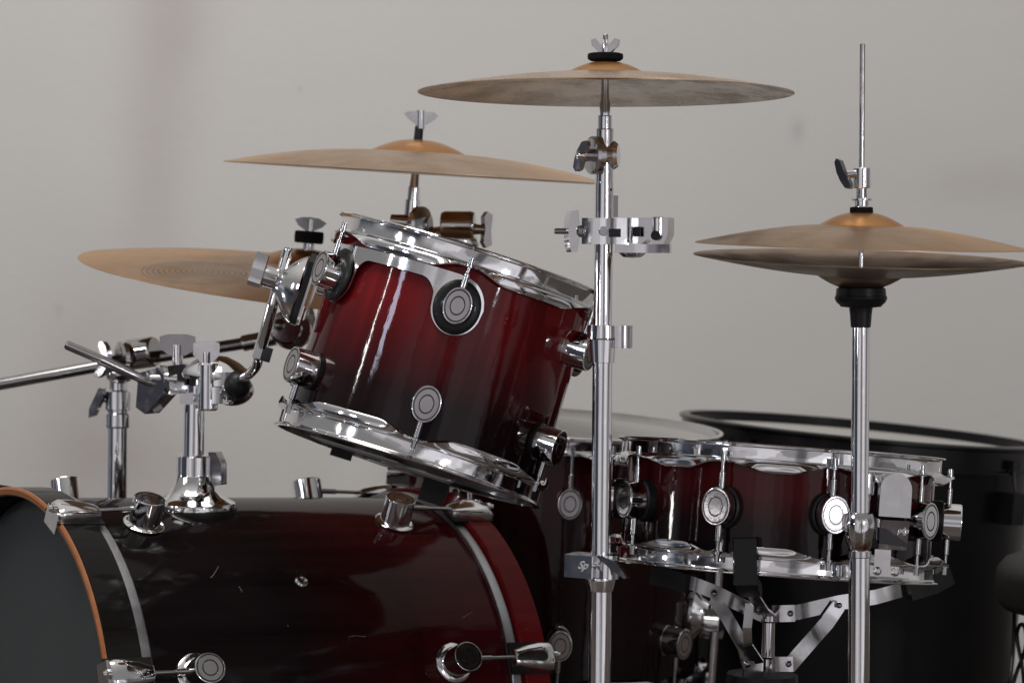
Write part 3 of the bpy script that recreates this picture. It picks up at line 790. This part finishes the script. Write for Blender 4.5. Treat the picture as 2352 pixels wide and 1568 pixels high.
# ratchet tilter
Mr = fr(1364, 357, CY - .012, -14, -62)
mb = MB().lathe([(0, -.007), (.0175, -.007), (.0205, -.004), (.0205, .002), (.018, .0045), (.012, .005), (0, .005)], Mr, 40); rt = part('ratchet_disc', mb, CHD, tl)
mb = MB().lathe([(0, .004), (.007, .004), (.0075, .012), (.006, .013), (0, .013)], Mr, 20); part('ratchet_hub', mb, CHD, rt)
mb = MB().tube([at(1362, 357, CY - .010), at(1335, 357, CY - .022)], .0042, 14); part('ratchet_bolt', mb, ROD, rt)
Mw = fr(1336, 359, CY - .022, 68, -40)
mb = MB().prism([(x * kC * .95, y * kC) for x, y in LENS], .009, Mw, .003); part('wing_nut', mb, CHD, rt)
mb = MB().ball(fr(1336, 357, CY - .025), .0062); part('wing_nut_hub', mb, CH, rt)
mb = MB().lathe([(0, -.012), (.011, -.012), (.0145, -.005), (.0155, .004), (.012, .008), (0, .008)], fr(1404, 357, CY + .002, 0, 78), 32); part('tilter_hub', mb, CH, tl)
# memory lock and collar under the tom
mb = MB().lathe([(24 * kC, 0), (36 * kC, -1 * kC), (37 * kC, -30 * kC), (31 * kC, -34 * kC), (27 * kC, -86 * kC), (24 * kC, -87 * kC)], T(*at(on(LC, 746), 746, CY)), 40); ml = part('height_collar', mb, CH, cs)
mb = dblock(1426, 773, CY + .002, 42, 52, .022, .004, 14); part('collar_ear', mb, CHD, ml)
mb = MB().lathe([(0, -.011), (9 * kC, -.011), (9 * kC, .0), (0, .0)], fr(1433, 768, CY - .008, 0, 20), 20); part('collar_screw', mb, DARKM, ml)
# lower clamp block with raised lettering
mb = MB(); mb.box(fr(1342, 1297, CY - .004, -1.2, -25), 68 * kC, 52 * kC, .034, .0012); lb = part('clamp_block', mb, CH, cs)
mb = dblock(1392, 1298, CY - .004, 52, 54, .030, .007, 4, -1.2); part('clamp_jaw', mb, CH, lb)
part('lettering', text_mesh('Sp', .0118, .0006, ENGR, .45), None, lb, fr(1338, 1298, CY - .0216, -1.2, -25))
mb = MB().lathe([(0, -.012), (.0055, -.012), (.0055, .004), (0, .004)], fr(1383, 1300, CY - .020, 0, 30), 18); part('clamp_bolt', mb, CHD, lb)
mb = MB(); mb.prism([(-.0185, .0105), (-.014, .012), (.006, .005), (.012, -.002), (.019, -.012), (.015, -.0125), (.004, -.006), (-.004, .0)], .007, fr(1407, 1300, CY - .0265, 2, -30), .0018); part('wing_bolt', mb, CHD, lb)
mb = MB().lathe([(22 * kC, 0), (34 * kC, -.001), (35 * kC, -.004), (30 * kC, -32 * kC), (26 * kC, -34 * kC)], T(*at(on(LC, 1323), 1323, CY)), 36); part('collar_ring', mb, CH, lb)

# ---- multi clamp on the straight stand
mc = thing('multi_clamp', 'chrome accessory clamp with wing nut gripping the straight stand beside the tilted tom', 'clamp', at(1420, 540, CY))
mb = MB().tube([at(1273, 531, CY - .012), at(1277, 531, CY - .012), at(1345, 531, CY - .012)], [.0024, .0032, .0032], 14); part('clamp_bolt', mb, ROD, mc)
Mw = fr(1313, 531, CY - .012, 0, 24)
mb = MB(); mb.prism([(-.003, .022), (.0055, .0225), (.0068, .010), (.0070, 0), (.0066, -.011), (.004, -.0225), (-.003, -.0225), (-.006, -.012), (-.0065, 0), (-.006, .012)], .012, Mw, .0022); wn = part('wing_nut', mb, CH, mc)
hel = [at(1327 + 14 * i / 60, 531, CY - .012) + Vector((0, math.cos(i * .75), math.sin(i * .75))) * .0058 for i in range(61)]
mb = MB().tube(hel, .0010, 8); part('spring', mb, ROD, mc)
mb = dblock(1391, 531, CY - .0110, 108, 60, .012, .006, -6)
j1 = part('front_jaw', mb, CH, mc)
mb = MB(); mb.box(fr(1391, 531, CY + .0165, 0, 0), 108 * kC, 60 * kC, .009, .003); part('back_jaw', mb, CH, mc)
mb = MB().lathe([(0, .003), (.0045, .003), (.0052, .001), (.0052, -.002), (0, -.002)], fr(1386, 531, CY - .0245), 18); part('hex_bolt', mb, CH, j1)
mb = MB(); mb.box(fr(1412, 535, CY - .0225), .013, .009, .002, .0008); part('jaw_recess', mb, DARKM, j1)
mb = dblock(1432, 531, CY - .002, 20, 54, .030, .001); part('jaw_spacer', mb, DARKM, mc)
mb = dblock(1445, 530, CY - .004, 15, 58, .032, .004); part('hinge_plate', mb, CH, mc)
mb = MB().tube([at(1425, 533, CY - .004), at(1475, 533, CY - .004)], .0042, 14); part('link_bolt', mb, ROD, mc)
mb = MB(); mb.prism([(-46 * kC, 30 * kC), (46 * kC, 31 * kC), (46 * kC, -8 * kC), (34 * kC, -34 * kC), (10 * kC, -32 * kC), (2 * kC, -16 * kC), (-16 * kC, -30 * kC), (-46 * kC, -28 * kC)], .030, fr(1496, 531, CY, 0, -17), .0025); bj = part('outer_jaw', mb, CHD, mc)
mb = MB().lathe([(0, -22 * kC), (15 * kC, -22 * kC), (17 * kC, -20 * kC), (17 * kC, 20 * kC), (15 * kC, 22 * kC), (0, 22 * kC)], fr(1512, 521, CY - .012) @ RX(-90), 28); part('jaw_boss', mb, CH, bj)
mb = MB(); mb.box(fr(1464, 532, CY - .0185, 0, -17), 14 * kC, 22 * kC, .003, .0006); part('jaw_slot', mb, RUB, bj)
mb = MB().lathe([(0, .002), (11 * kC, .002), (11 * kC, -.004), (0, -.004)], fr(1506, 541, CY - .0205, 0, -10), 20); part('jaw_hole', mb, RUB, bj)
mb = MB(); mb.box(fr(1533, 524, CY - .0095, 0, -17), 10 * kC, 18 * kC, .003, .0006); part('jaw_slot', mb, RUB, bj)
mb = dblock(1478, 571, CY, 126, 20, .030, .004, -8); lp = part('lower_plate', mb, CHD, mc)
mb = MB().lathe([(0, -.0062), (.010, -.0050), (.0155, 0), (.0155, .001), (0, .001)], T(*at(1452, 580, CY)), 32); part('plate_dome', mb, CHD, lp)
mb = MB(); mb.box(fr(1414, 474, CY + .014), 11 * kC, 50 * kC, .004, .001); part('rear_tab', mb, BADGE, mc)

# ---- hi-hat
HY = 2.76; kH = kk(HY)
tilt = Vector((.018, -.004, 1))
cymbal('hi_hat_cymbal', 'upper cymbal of the close pair at right, dome facing up', at(1978, 564, HY), Vector((.016, -.036, 1)), 381 * kH, .0215, .0355, .045, B_TOP, B_BELL, 'pair of hi-hat cymbals', bexp=1.47)
cymbal('hi_hat_cymbal', 'lower cymbal of the close pair at right, its dome facing down', at(1976, 594, HY), Vector((-.018, .060, -1)), 383 * kH, .0180, .0335, .047, B_DARK, B_DARK, 'pair of hi-hat cymbals', bexp=1.4, under=B_TOP)
hs = thing('hi_hat_stand', 'chrome stand with thin pull rod carrying the pair of cymbals at right', 'cymbal stand', (at(1972, 1568, HY).x, HY, 0))
LH = (1981, 100, 1972, 1568)
pole('pull_rod', hs, CHD, LH, HY, [(99, 3), (102, 6.5), (705, 6.5)], 16)
cl = pole('clutch', hs, CH, LH, HY, [(384, 18), (386, 20.5), (428, 20.5), (431, 18)])
pole('clutch_thread', cl, ROD, LH, HY, [(429, 12), (456, 12)], 16)
pole('clutch_nut', cl, CH, LH, HY, [(454, 20), (455, 24.5), (459, 24.5), (460, 17), (471, 17), (473, 24), (477, 26)])
pole('felt_washer', hs, FELT, LH, HY, [(474, 25), (476, 26.5), (489, 26.5), (491, 24)])
mb = MB().tube([at(1965, 399, HY - .004), at(1942, 401, HY - .008)], [.004, .0052], 14); part('clutch_screw', mb, CHD, cl)
mb = MB().prism([(x * kH, y * kH) for x, y in LENS], .008, fr(1938, 401, HY - .008, 116, -35), .003); part('clutch_wing', mb, STEEL, cl)
pole('seat_cup', hs, RUB, LH, HY, [(652, 40), (660, 56), (677, 58), (679, 60), (684, 60), (692, 56), (697, 50), (702, 46), (704, 29)], 32)
pole('seat_ring', hs, CHD, LH, HY, [(677, 57), (678, 58.6), (680.5, 58.6), (681, 57)])
pole('seat_neck', hs, RUB, LH, HY, [(700, 30), (704, 27), (720, 25), (748, 23), (750, 20)])
pole('upper_tube', hs, CH, LH, HY, [(745, 20.5), (1190, 20.5)])
RUST = rusty('rusty_chrome')
pole('height_collar', hs, RUST, LH, HY, [(1174, 23), (1176, 30), (1188, 34.5), (1205, 36), (1228, 34), (1250, 28), (1258, 25), (1262, 23)])
pole('collar_ring', hs, CHD, LH, HY, [(1260, 25), (1262, 27), (1276, 27), (1278, 25)])
mb = MB().lathe([(0, .001), (3.6 * kH, .001), (3.6 * kH, -.002), (0, -.002)], fr(1957, 1203, HY - 31 * kH * .86, 0, -32), 12); part('set_screw', mb, RUB, hs)
pole('lower_tube', hs, CH, LH, HY, [(1276, 24.5), (2180, 24.5)])

# ---- middle cymbal behind the tom
MY = 3.40; kM = kk(MY)
cymbal('crash_cymbal', 'bronze cymbal tilted slightly right, above the tilted tom and behind it', at(958, 397, MY), Vector((.0533, -.030, 1)), 443 * kM, .0270, .0435, .062, bronze('pale_bronze', (.58, .395, .255), .34), B_BELL)
ms = thing('boom_stand', 'chrome boom tilter holding the middle cymbal, half hidden behind the tilted tom', 'cymbal stand', (at(1030, 1000, MY).x, MY, 0))
LM = (966, 256, 940, 560)
pole('cymbal_rod', ms, ROD, LM, MY, [(268, 9), (345, 9)], 12)
pole('rod_sleeve', ms, RUB, LM, MY, [(292, 10), (325, 10.5)], 16)
wt = MB().prism([(-39 * kM, 9 * kM), (-30 * kM, 14 * kM), (0, 15 * kM), (32 * kM, 13 * kM), (41 * kM, 4 * kM), (30 * kM, -6 * kM), (10 * kM, -18 * kM), (-8 * kM, -18 * kM), (-26 * kM, -5 * kM)], .006, fr(966, 271, MY - .002, -1, 8), .0016)
part('wing_nut', wt, CH, ms)
mb = MB().lathe([(0, -.012), (10 * kM, -.012), (10 * kM, .012), (0, .012)], fr(966, 275, MY - .001) @ RX(-90), 18); part('wing_nut_hub', mb, CH, ms)
pole('cymbal_post', ms, CH, LM, MY, [(400, 9), (429, 11), (430, 14), (459, 14.5), (460, 18), (560, 19)])
mb = MB().lathe([(0, -.006), (.021, -.006), (.024, -.002), (.024, .004), (.018, .008), (0, .008)], fr(965, 516, MY - .010, 0, 55), 36); rt = part('ratchet_disc', mb, CHD, ms)
mb = MB().tube([at(950, 512, MY - .012), at(897, 506, MY - .01)], [.011, .008], 16); part('ratchet_bolt', mb, DKCH, rt)
mb = MB().tube([at(900, 588, MY + .01), at(1040, 540, MY + .02), at(1075, 534, MY + .02)], [.012, .013, .013], 20); part('boom_arm', mb, CHD, ms)
mb = MB().lathe([(0, -.022), (.017, -.022), (.019, -.018), (.019, .018), (.017, .022), (0, .022)], fr(1052, 518, MY + .012, 0, 84), 28); th_ = part('boom_tilter', mb, DKCH, ms)
mb = MB().ball(fr(1040, 548, MY + .02, -14), .036, .014, .016); part('tilter_body', mb, CHD, th_)
mb = MB().tube([at(1080, 526, MY + .01), at(1115, 528, MY + .005)], [.008, .006], 14); part('tilter_bolt', mb, DKCH, th_)
mb = MB().prism([(-.024, .002), (-.017, .007), (0, .005), (.017, .007), (.024, .002), (.02, -.006), (0, -.004), (-.02, -.006)], .010, fr(1118, 528, MY + .004, 88, 30), .002); part('wing_nut', mb, DKCH, th_)
mb = MB().tube([at(1075, 545, MY + .05), Vector((at(1075, 545, MY).x, MY + .05, .01))], .0127, 24); part('tube', mb, CH, ms)

# ---- left cymbal and its boom stand
LY = 3.45; kL = kk(LY)
nl = Vector((.120, -.088, 1)).normalized()
Cl = at(703, 648, LY)
ML_ = frame(Cl, nl, (1, 0, 0))
d_ = (at(462, 624, LY) - CAM).normalized(); q_ = CAM + d_ * ((Cl + nl * .014 - CAM).dot(nl) / d_.dot(nl))
lp_ = ML_.inverted() @ q_
B_LOGO = bronze('printed_bronze', (.52, .32, .175), .33, logo=(lp_.x, lp_.y, .076))
cymbal('ride_cymbal', 'large bronze cymbal at far left with worn grey rings printed on top', Cl, nl, 520 * kL, .0245, .0440, .068, B_LOGO, B_BELL)
LL = (712, 505, 700, 620)
ls = thing('boom_stand', 'boom cymbal stand at far left with long arm running behind the tom holder', 'cymbal stand', (at(272, 1140, LY).x, LY + .05, 0))
mb = MB().prism([(-36 * kL, 12 * kL), (-20 * kL, 17 * kL), (0, 18 * kL), (20 * kL, 16 * kL), (37 * kL, 6 * kL), (28 * kL, -4 * kL), (8 * kL, -14 * kL), (-8 * kL, -15 * kL), (-28 * kL, -2 * kL)], .007, fr(713, 517, LY - .004, -3, 5), .002); wn = part('wing_nut', mb, CH, ls)
mb = MB().lathe([(0, -.011), (8.5 * kL, -.011), (8.5 * kL, .0095), (0, .0095)], fr(713, 520, LY - .004, -4) @ RX(-90), 18); part('wing_nut_hub', mb, CH, wn)
pole('felt_washer', ls, FELT, (711, 530, 708, 570), LY, [(531, 30), (533, 33), (545, 34), (557, 33), (559, 29)])
pole('cymbal_rod', ls, CHD, (711, 530, 704, 640), LY, [(520, 6), (556, 6), (557, 13), (640, 13)], 16)
mb = MB().tube([at(704, 620, LY), at(690, 720, LY + .01)], .011, 18); part('cymbal_post', mb, CHD, ls)
mb = MB().tube([at(-60, 893, LY + .03), at(230, 840, LY + .03), at(600, 782, LY + .03), at(650, 770, LY + .03)], [14 * kL] * 4, 24); bm_ = part('boom_arm', mb, STEEL, ls)
mb = MB().tube([at(556, 789, LY + .03), at(560, 788, LY + .03), at(655, 770, LY + .03)], [17 * kL, 19 * kL, 19 * kL], 24); part('boom_end_sleeve', mb, CHD, bm_)
hd = MB().lathe([(0, -.014), (.024, -.014), (.027, -.010), (.027, .010), (.024, .014), (0, .014)], fr(668, 757, LY + .015, 0, 16), 40); hdo = part('boom_tilter', hd, CHD, ls)
mb = MB().lathe([(0, -.004), (.0225, -.004), (.0225, .003), (.020, .005), (0, .005)], fr(656, 752, LY - .004, 0, 8), 40); part('tilter_washer', mb, BADGE, hdo)
mb = MB().ball(fr(642, 746, LY - .014), .0082); part('tilter_ball', mb, STEEL, hdo)
mb = MB().prism([(-.006, .04), (.010, .042), (.016, .010), (.020, -.030), (.010, -.034), (-.006, -.01)], .010, fr(697, 748, LY + .02, 4, 20), .003); part('tilter_arm', mb, CHD, hdo)
# stand head
LP = (272, 800, 269, 1140)
pole('pole', ls, CH, LP, LY + .05, [(975, 24), (2100, 24)])
cl = pole('height_collar', ls, CH, LP, LY + .05, [(895, 27), (898, 31), (938, 31), (942, 26), (946, 26), (950, 29), (978, 29), (982, 25)])
pole('inner_tube', ls, CH, LP, LY + .05, [(858, 21), (900, 21)])
mb = MB().prism([(-.004, .020), (.003, .022), (.007, .010), (.004, -.018), (-.003, -.024), (-.007, -.012)], .008, fr(224, 924, LY + .04, -22, -20), .0022); part('collar_wing', mb, CHD, cl)
mb = MB().tube([at(250, 915, LY + .045), at(226, 920, LY + .042)], .004, 12); part('collar_bolt', mb, CHD, cl)
th_ = MB().lathe([(0, -.028), (.017, -.028), (.021, -.024), (.021, .022), (.019, .026), (0, .026)], fr(318, 812, LY + .02, 0, 70) @ RX(-8), 36); tho = part('boom_clamp', th_, DKCH, ls)
mb = MB().lathe([(0, -.005), (.022, -.005), (.0245, 0), (.022, .005), (0, .006)], fr(284, 822, LY + .012, 0, -60), 36); part('clamp_disc', mb, CHD, tho)
mb = MB().ball(fr(275, 858, LY + .045), .020, .014, .020); part('clamp_knuckle', mb, CHD, tho)
mb = MB().prism(wing_shape(84 * kL, 26 * kL), .009, fr(242, 828, LY - .004, 80, -35), .0026); part('wing_nut', mb, CHD, tho)
mb = MB().tube([at(246, 828, LY), at(285, 824, LY + .01)], .0062, 14); part('clamp_bolt', mb, DARKM, tho)

# ================================================================== TOM HOLDER ON THE BASS DRUM
OY = 3.17; kO = kk(OY)
th = thing('tom_holder', 'chrome double tom holder on the bass drum, one arm bare', 'tom holder', at(443, 1160, OY))
LO = (447, 900, 443, 1150)
mb = MB().lathe([(96 * kO, -19 * kO), (97 * kO, -8 * kO), (95 * kO, -3 * kO), (84 * kO, 3 * kO), (66 * kO, 12 * kO), (54 * kO, 26 * kO), (46 * kO, 44 * kO), (42 * kO, 58 * kO), (41 * kO, 62 * kO), (41 * kO, 103 * kO), (38 * kO, 106 * kO), (26 * kO, 107 * kO), (0, 107 * kO)], frame(at(445, 1150, OY), Vector((.012, -.02, 1))), 56)
bs = part('base_socket', mb, CH, th)
mb = MB().lathe([(98 * kO, 0), (99 * kO, -.003), (96 * kO, -.010), (0, -.010)], frame(at(445, 1166, OY), Vector((.012, -.02, 1))), 56); part('base_gasket', mb, RUB, bs)
mb = MB().prism([(-.007, .022), (.003, .022), (.0105, .007), (.0105, -.018), (.001, -.020), (-.007, -.010)], .016, fr(497, 1078, OY - .006, 0, -20), .002); part('base_knob', mb, DKCH, bs)
mb = MB().tube([at(478, 1082, OY - .004), at(500, 1080, OY - .006)], .005, 14); part('base_bolt', mb, CHD, bs)
pole('post', th, CH, LO, OY, [(880, 24), (1060, 24)])
# clamp body
mb = MB().lathe([(0, .016), (.012, .0155), (.026, .010), (.040, .001), (.043, -.004), (.041, -.008), (0, -.008)], frame(at(497, 850, OY - .012), (0.07, -.10, 1)) @ Matrix.Diagonal((1.02, .8, 1.15, 1)), 48); part('top_plate', mb, CH, th)
mb = MB(); mb.box(fr(445, 890, OY), .030, .040, .034, .004); part('clamp_core', mb, CHD, th)
mb = dblock(500, 868, OY - .022, 92, 33, .030, .007, -16, -2, .003); part('upper_jaw', mb, CH, th)
mb = dblock(496, 905, OY - .022, 88, 38, .030, .008, -16, -2, .004); lj = part('lower_jaw', mb, CH, th)
mb = MB().lathe([(0, -.030), (.0105, -.030), (.0125, -.027), (.0125, .026), (.0105, .028), (0, .028)], fr(478, 886, OY - .034) @ RX(-90), 32); part('bolt_boss', mb, CH, th)
mb = MB().ball(fr(538, 898, OY - .026, 8), 46 * kO, 34 * kO, .024, 32); part('socket_cup', mb, CHD, th)
mb = MB().ball(fr(545, 884, OY - .048), .0165, .0175, .0150); part('rubber_ball', mb, RUB, th)
mb = MB(); mb.box(fr(448, 878, OY - .030), 26 * kO, 16 * kO, .004, .0006); part('clamp_slot', mb, RUB, th)
def wingbolt(px, ytop, ybot, w, hgt, Y, yaw, name='wing_bolt'):
    mb = MB().tube([at(px, ytop + hgt * .5, Y), at(px, ybot, Y)], .0066, 18); o_ = part(name, mb, CH, th)
    k = kO; mb = MB(); mb.prism([(-w * k, hgt * .5 * k), (-w * .5 * k, hgt * .62 * k), (w * .5 * k, hgt * .62 * k), (w * k, hgt * .5 * k), (w * k, -hgt * .1 * k), (w * .45 * k, -hgt * .5 * k), (-w * .45 * k, -hgt * .5 * k), (-w * k, -hgt * .1 * k)], .0095, fr(px, ytop + hgt * .55, Y, 0, yaw), .0016)
    part('wing', mb, CHD, o_)
wingbolt(408, 770, 850, 41, 44, OY + .01, 4.2)
wingbolt(474, 786, 860, 29, 44, OY - .03, 14)
# left jaw, receiving the bare arm
mb = MB(); mb.box(fr(415, 868, OY - .010, 6, 25), .040, .036, .032, .005); part('side_jaw', mb, CH, th)
mb = MB(); mb.prism([(-.022, .022), (.006, .030), (.022, .014), (.014, -.004), (-.012, -.028), (-.026, -.020)], .030, fr(368, 898, OY - .012, 0, -28), .003); part('clamp_wedge', mb, CHD, th)
mb = MB().tube([at(345, 868, OY - .026), at(350, 868, OY - .026), at(374, 868, OY - .026), at(375, 868, OY - .026), at(404, 870, OY - .022)], [.0045, .0050, .0050, .0088, .0092], 18); part('threaded_stub', mb, CHD, th)
mb = MB().tube([at(150, 790, OY - .06), at(154, 792, OY - .0595), at(228, 824, OY - .048), at(229, 824.5, OY - .048), at(300, 858, OY - .035), at(301, 858, OY - .035), at(338, 876, OY - .028), at(372, 886, OY - .016)], [.0040, .0058, .0058, .0066, .0066, .0057, .0057, .0057], 6 * 2); part('bare_arm', mb, STEEL, th)
for (x, y, rz) in ((338, 895, 20), (360, 935, 30)):
    mb = MB(); mb.box(fr(x, y, OY - .008, rz, 10), .012, .010, .012, .001); part('memory_lock', mb, STEEL, th)
# arm that carries the tom
Pr = (Mb @ Vector((0, .0, .0475)))
ur = (MT @ Vector((0, 0, 1)) - MT @ Vector((0, 0, 0)))
cA = Mb @ Vector((0, .045, .0475))
ya = cA.y
arm = [at(663, 568, ya), at(661, 576, ya), at(627, 696, ya + .006), at(626, 700, ya + .006), at(600, 796, ya + .02), at(599, 800, ya + .02), at(594, 822, ya + .03)]
elb = smooth([at(594, 822, ya + .03), at(588, 842, ya + .045), at(572, 860, ya + .07), at(548, 876, OY - .055), at(535, 884, OY - .045)], 6)
rr = [.0045, .0062, .0062, .0071, .0071, .0060, .0060]
mb = MB().tube(arm + elb[1:], rr + [.0060] * (len(elb) - 1), 12); part('tom_arm', mb, CH, th)
mb = MB(); mb.box(fr(606, 812, ya + .024, -16, 10), .017, .017, .018, .001); lk = part('memory_lock', mb, DARKM, th)
mb = MB(); mb.box(fr(592, 806, ya + .020, -16, 10), .009, .017, .014, .001); part('lock_half', mb, CHD, lk)

# ================================================================== LIGHTS AND SURROUNDINGS
def area(name, az, el, dist, sx_, sy_, L, colr, target=Vector((-.08, 3.0, .75))):
    a, e = R_(az), R_(el)
    d = Vector((math.sin(a) * math.cos(e), -math.cos(a) * math.cos(e), math.sin(e)))
    li = bpy.data.lights.new(name, 'AREA'); li.shape = 'RECTANGLE'; li.size = sx_; li.size_y = sy_
    li.energy = L * math.pi * sx_ * sy_; li.color = colr
    o_ = bpy.data.objects.new(name, li); col.objects.link(o_)
    o_.location = target + d * dist
    z = d; x = Vector((0, 0, 1)).cross(z).normalized(); y = z.cross(x)
    m_ = Matrix((x, y, z)).transposed().to_4x4(); m_.translation = o_.location; o_.matrix_world = m_
    return o_
area('window_or_glint_light', -63, 22, 3.6, .06, .56, 60, (1, .98, .95))
area('window_or_glint_light', -49.5, 21.5, 3.6, .24, .50, 19, (.74, .79, 1))
area('window_or_glint_light', 33, 3.2, 3.6, .10, .40, 75, (.95, .97, 1))
TS = Vector((.31, 2.8, .58))
area('window_or_glint_light', -91, 3.0, 3.4, .13, .16, 40, (1, .98, .96), TS)  # small added lamp, not a window: makes the left glint on the snare
area('window_or_glint_light', -47, 2.6, 3.4, .12, .15, 22, (1, .98, .96), TS)  # second added lamp for a snare glint, no separate window here
lo = area('wall_fill_light', 0, 52, 4.0, 2.0, 1.3, 6.9, (1, .975, .925), Vector((-.75, 4.6, .25)))  # unseen soft lamp added overhead to brighten the wall evenly

wld = bpy.data.worlds.new('World'); sc.world = wld; wld.use_nodes = True
nt = wld.node_tree; bg = nt.nodes['Background']
tc = nt.nodes.new('ShaderNodeTexCoord'); sx = nt.nodes.new('ShaderNodeSeparateXYZ'); nt.links.new(tc.outputs['Generated'], sx.inputs[0])
azm = math_n(nt, 'ARCTAN2', sx.outputs[0], math_n(nt, 'MULTIPLY', sx.outputs[1], -1.0))
azm = math_n(nt, 'MULTIPLY_ADD', azm, 1 / (2 * math.pi), .5)          # 0.5 is straight behind the viewer
def A(d): return .5 + d / 360
room = ramp(nt, [(0, (.5, .49, .48)), (A(-125), (.5, .49, .48)), (A(-119), (.06, .065, .08)), (A(-100), (.08, .09, .115)), (A(-86), (.36, .385, .42)), (A(-80), (.05, .06, .09)), (A(-70), (.045, .047, .058)),
                 (A(-46), (.05, .053, .066)), (A(-38), (.58, .56, .58)), (A(-10), (.64, .62, .64)), (A(-3), (.62, .60, .63)), (A(4), (.62, .60, .63)), (A(5), (.22, .22, .23)), (A(11), (.22, .22, .23)), (A(13), (.82, .80, .82)), (A(58), (.70, .68, .70)), (A(64), (.12, .11, .11)), (A(72), (.34, .33, .33)), (A(120), (.42, .41, .40)), (1, (.5, .49, .48))])
nt.links.new(azm, room.inputs[0])
vo = node(nt, 'ShaderNodeTexVoronoi', Scale=4.5); vo.distance = 'CHEBYCHEV'; nt.links.new(tc.outputs['Generated'], vo.inputs['Vector'])
sv = nt.nodes.new('ShaderNodeSeparateColor'); nt.links.new(vo.outputs['Color'], sv.inputs[0])
patch = ramp(nt, [(0, (.25, .24, .24)), (.3, (.62, .60, .59)), (.6, (.9, .9, .92)), (1, (1.12, 1.12, 1.12))]); nt.links.new(sv.outputs[0], patch.inputs[0])
roomc = mixc(nt, .8, room.outputs[0], patch.outputs[0], 'MULTIPLY')
elv = math_n(nt, 'MULTIPLY_ADD', sx.outputs[2], .5, .5)
cf = ramp(nt, [(.61, (0,) * 3), (.67, (1,) * 3)]); nt.links.new(elv, cf.inputs[0])
ce = ramp(nt, [(.76, (.22, .215, .21)), (.90, (.52, .50, .475))]); nt.links.new(elv, ce.inputs[0])
ff = ramp(nt, [(.32, (1,) * 3), (.38, (0,) * 3)]); nt.links.new(elv, ff.inputs[0])
c = mixc(nt, cf.outputs[0], roomc, ce.outputs[0])
c = mixc(nt, ff.outputs[0], c, (.12, .108, .10))
nt.links.new(c, bg.inputs[0]); bg.inputs[1].default_value = 1.0

# ================================================================== CAMERA
cam = bpy.data.cameras.new('camera'); co_ = bpy.data.objects.new('camera', cam); col.objects.link(co_)
cam.sensor_width = 36; cam.lens = 36 * F / 2352; cam.clip_end = 60; cam.clip_start = .05
m_ = Matrix((right, up, -fwd)).transposed().to_4x4(); m_.translation = CAM; co_.matrix_world = m_
cam.dof.use_dof = True; cam.dof.focus_distance = 2.88; cam.dof.aperture_fstop = 7.0
sc.camera = co_
sc.view_settings.view_transform = 'Standard'; sc.view_settings.look = 'None'
sc.view_settings.exposure = 0; sc.view_settings.gamma = 1
sc.render.engine = 'CYCLES'
sc.cycles.use_denoising = True
sc.cycles.max_bounces = 8; sc.cycles.glossy_bounces = 6
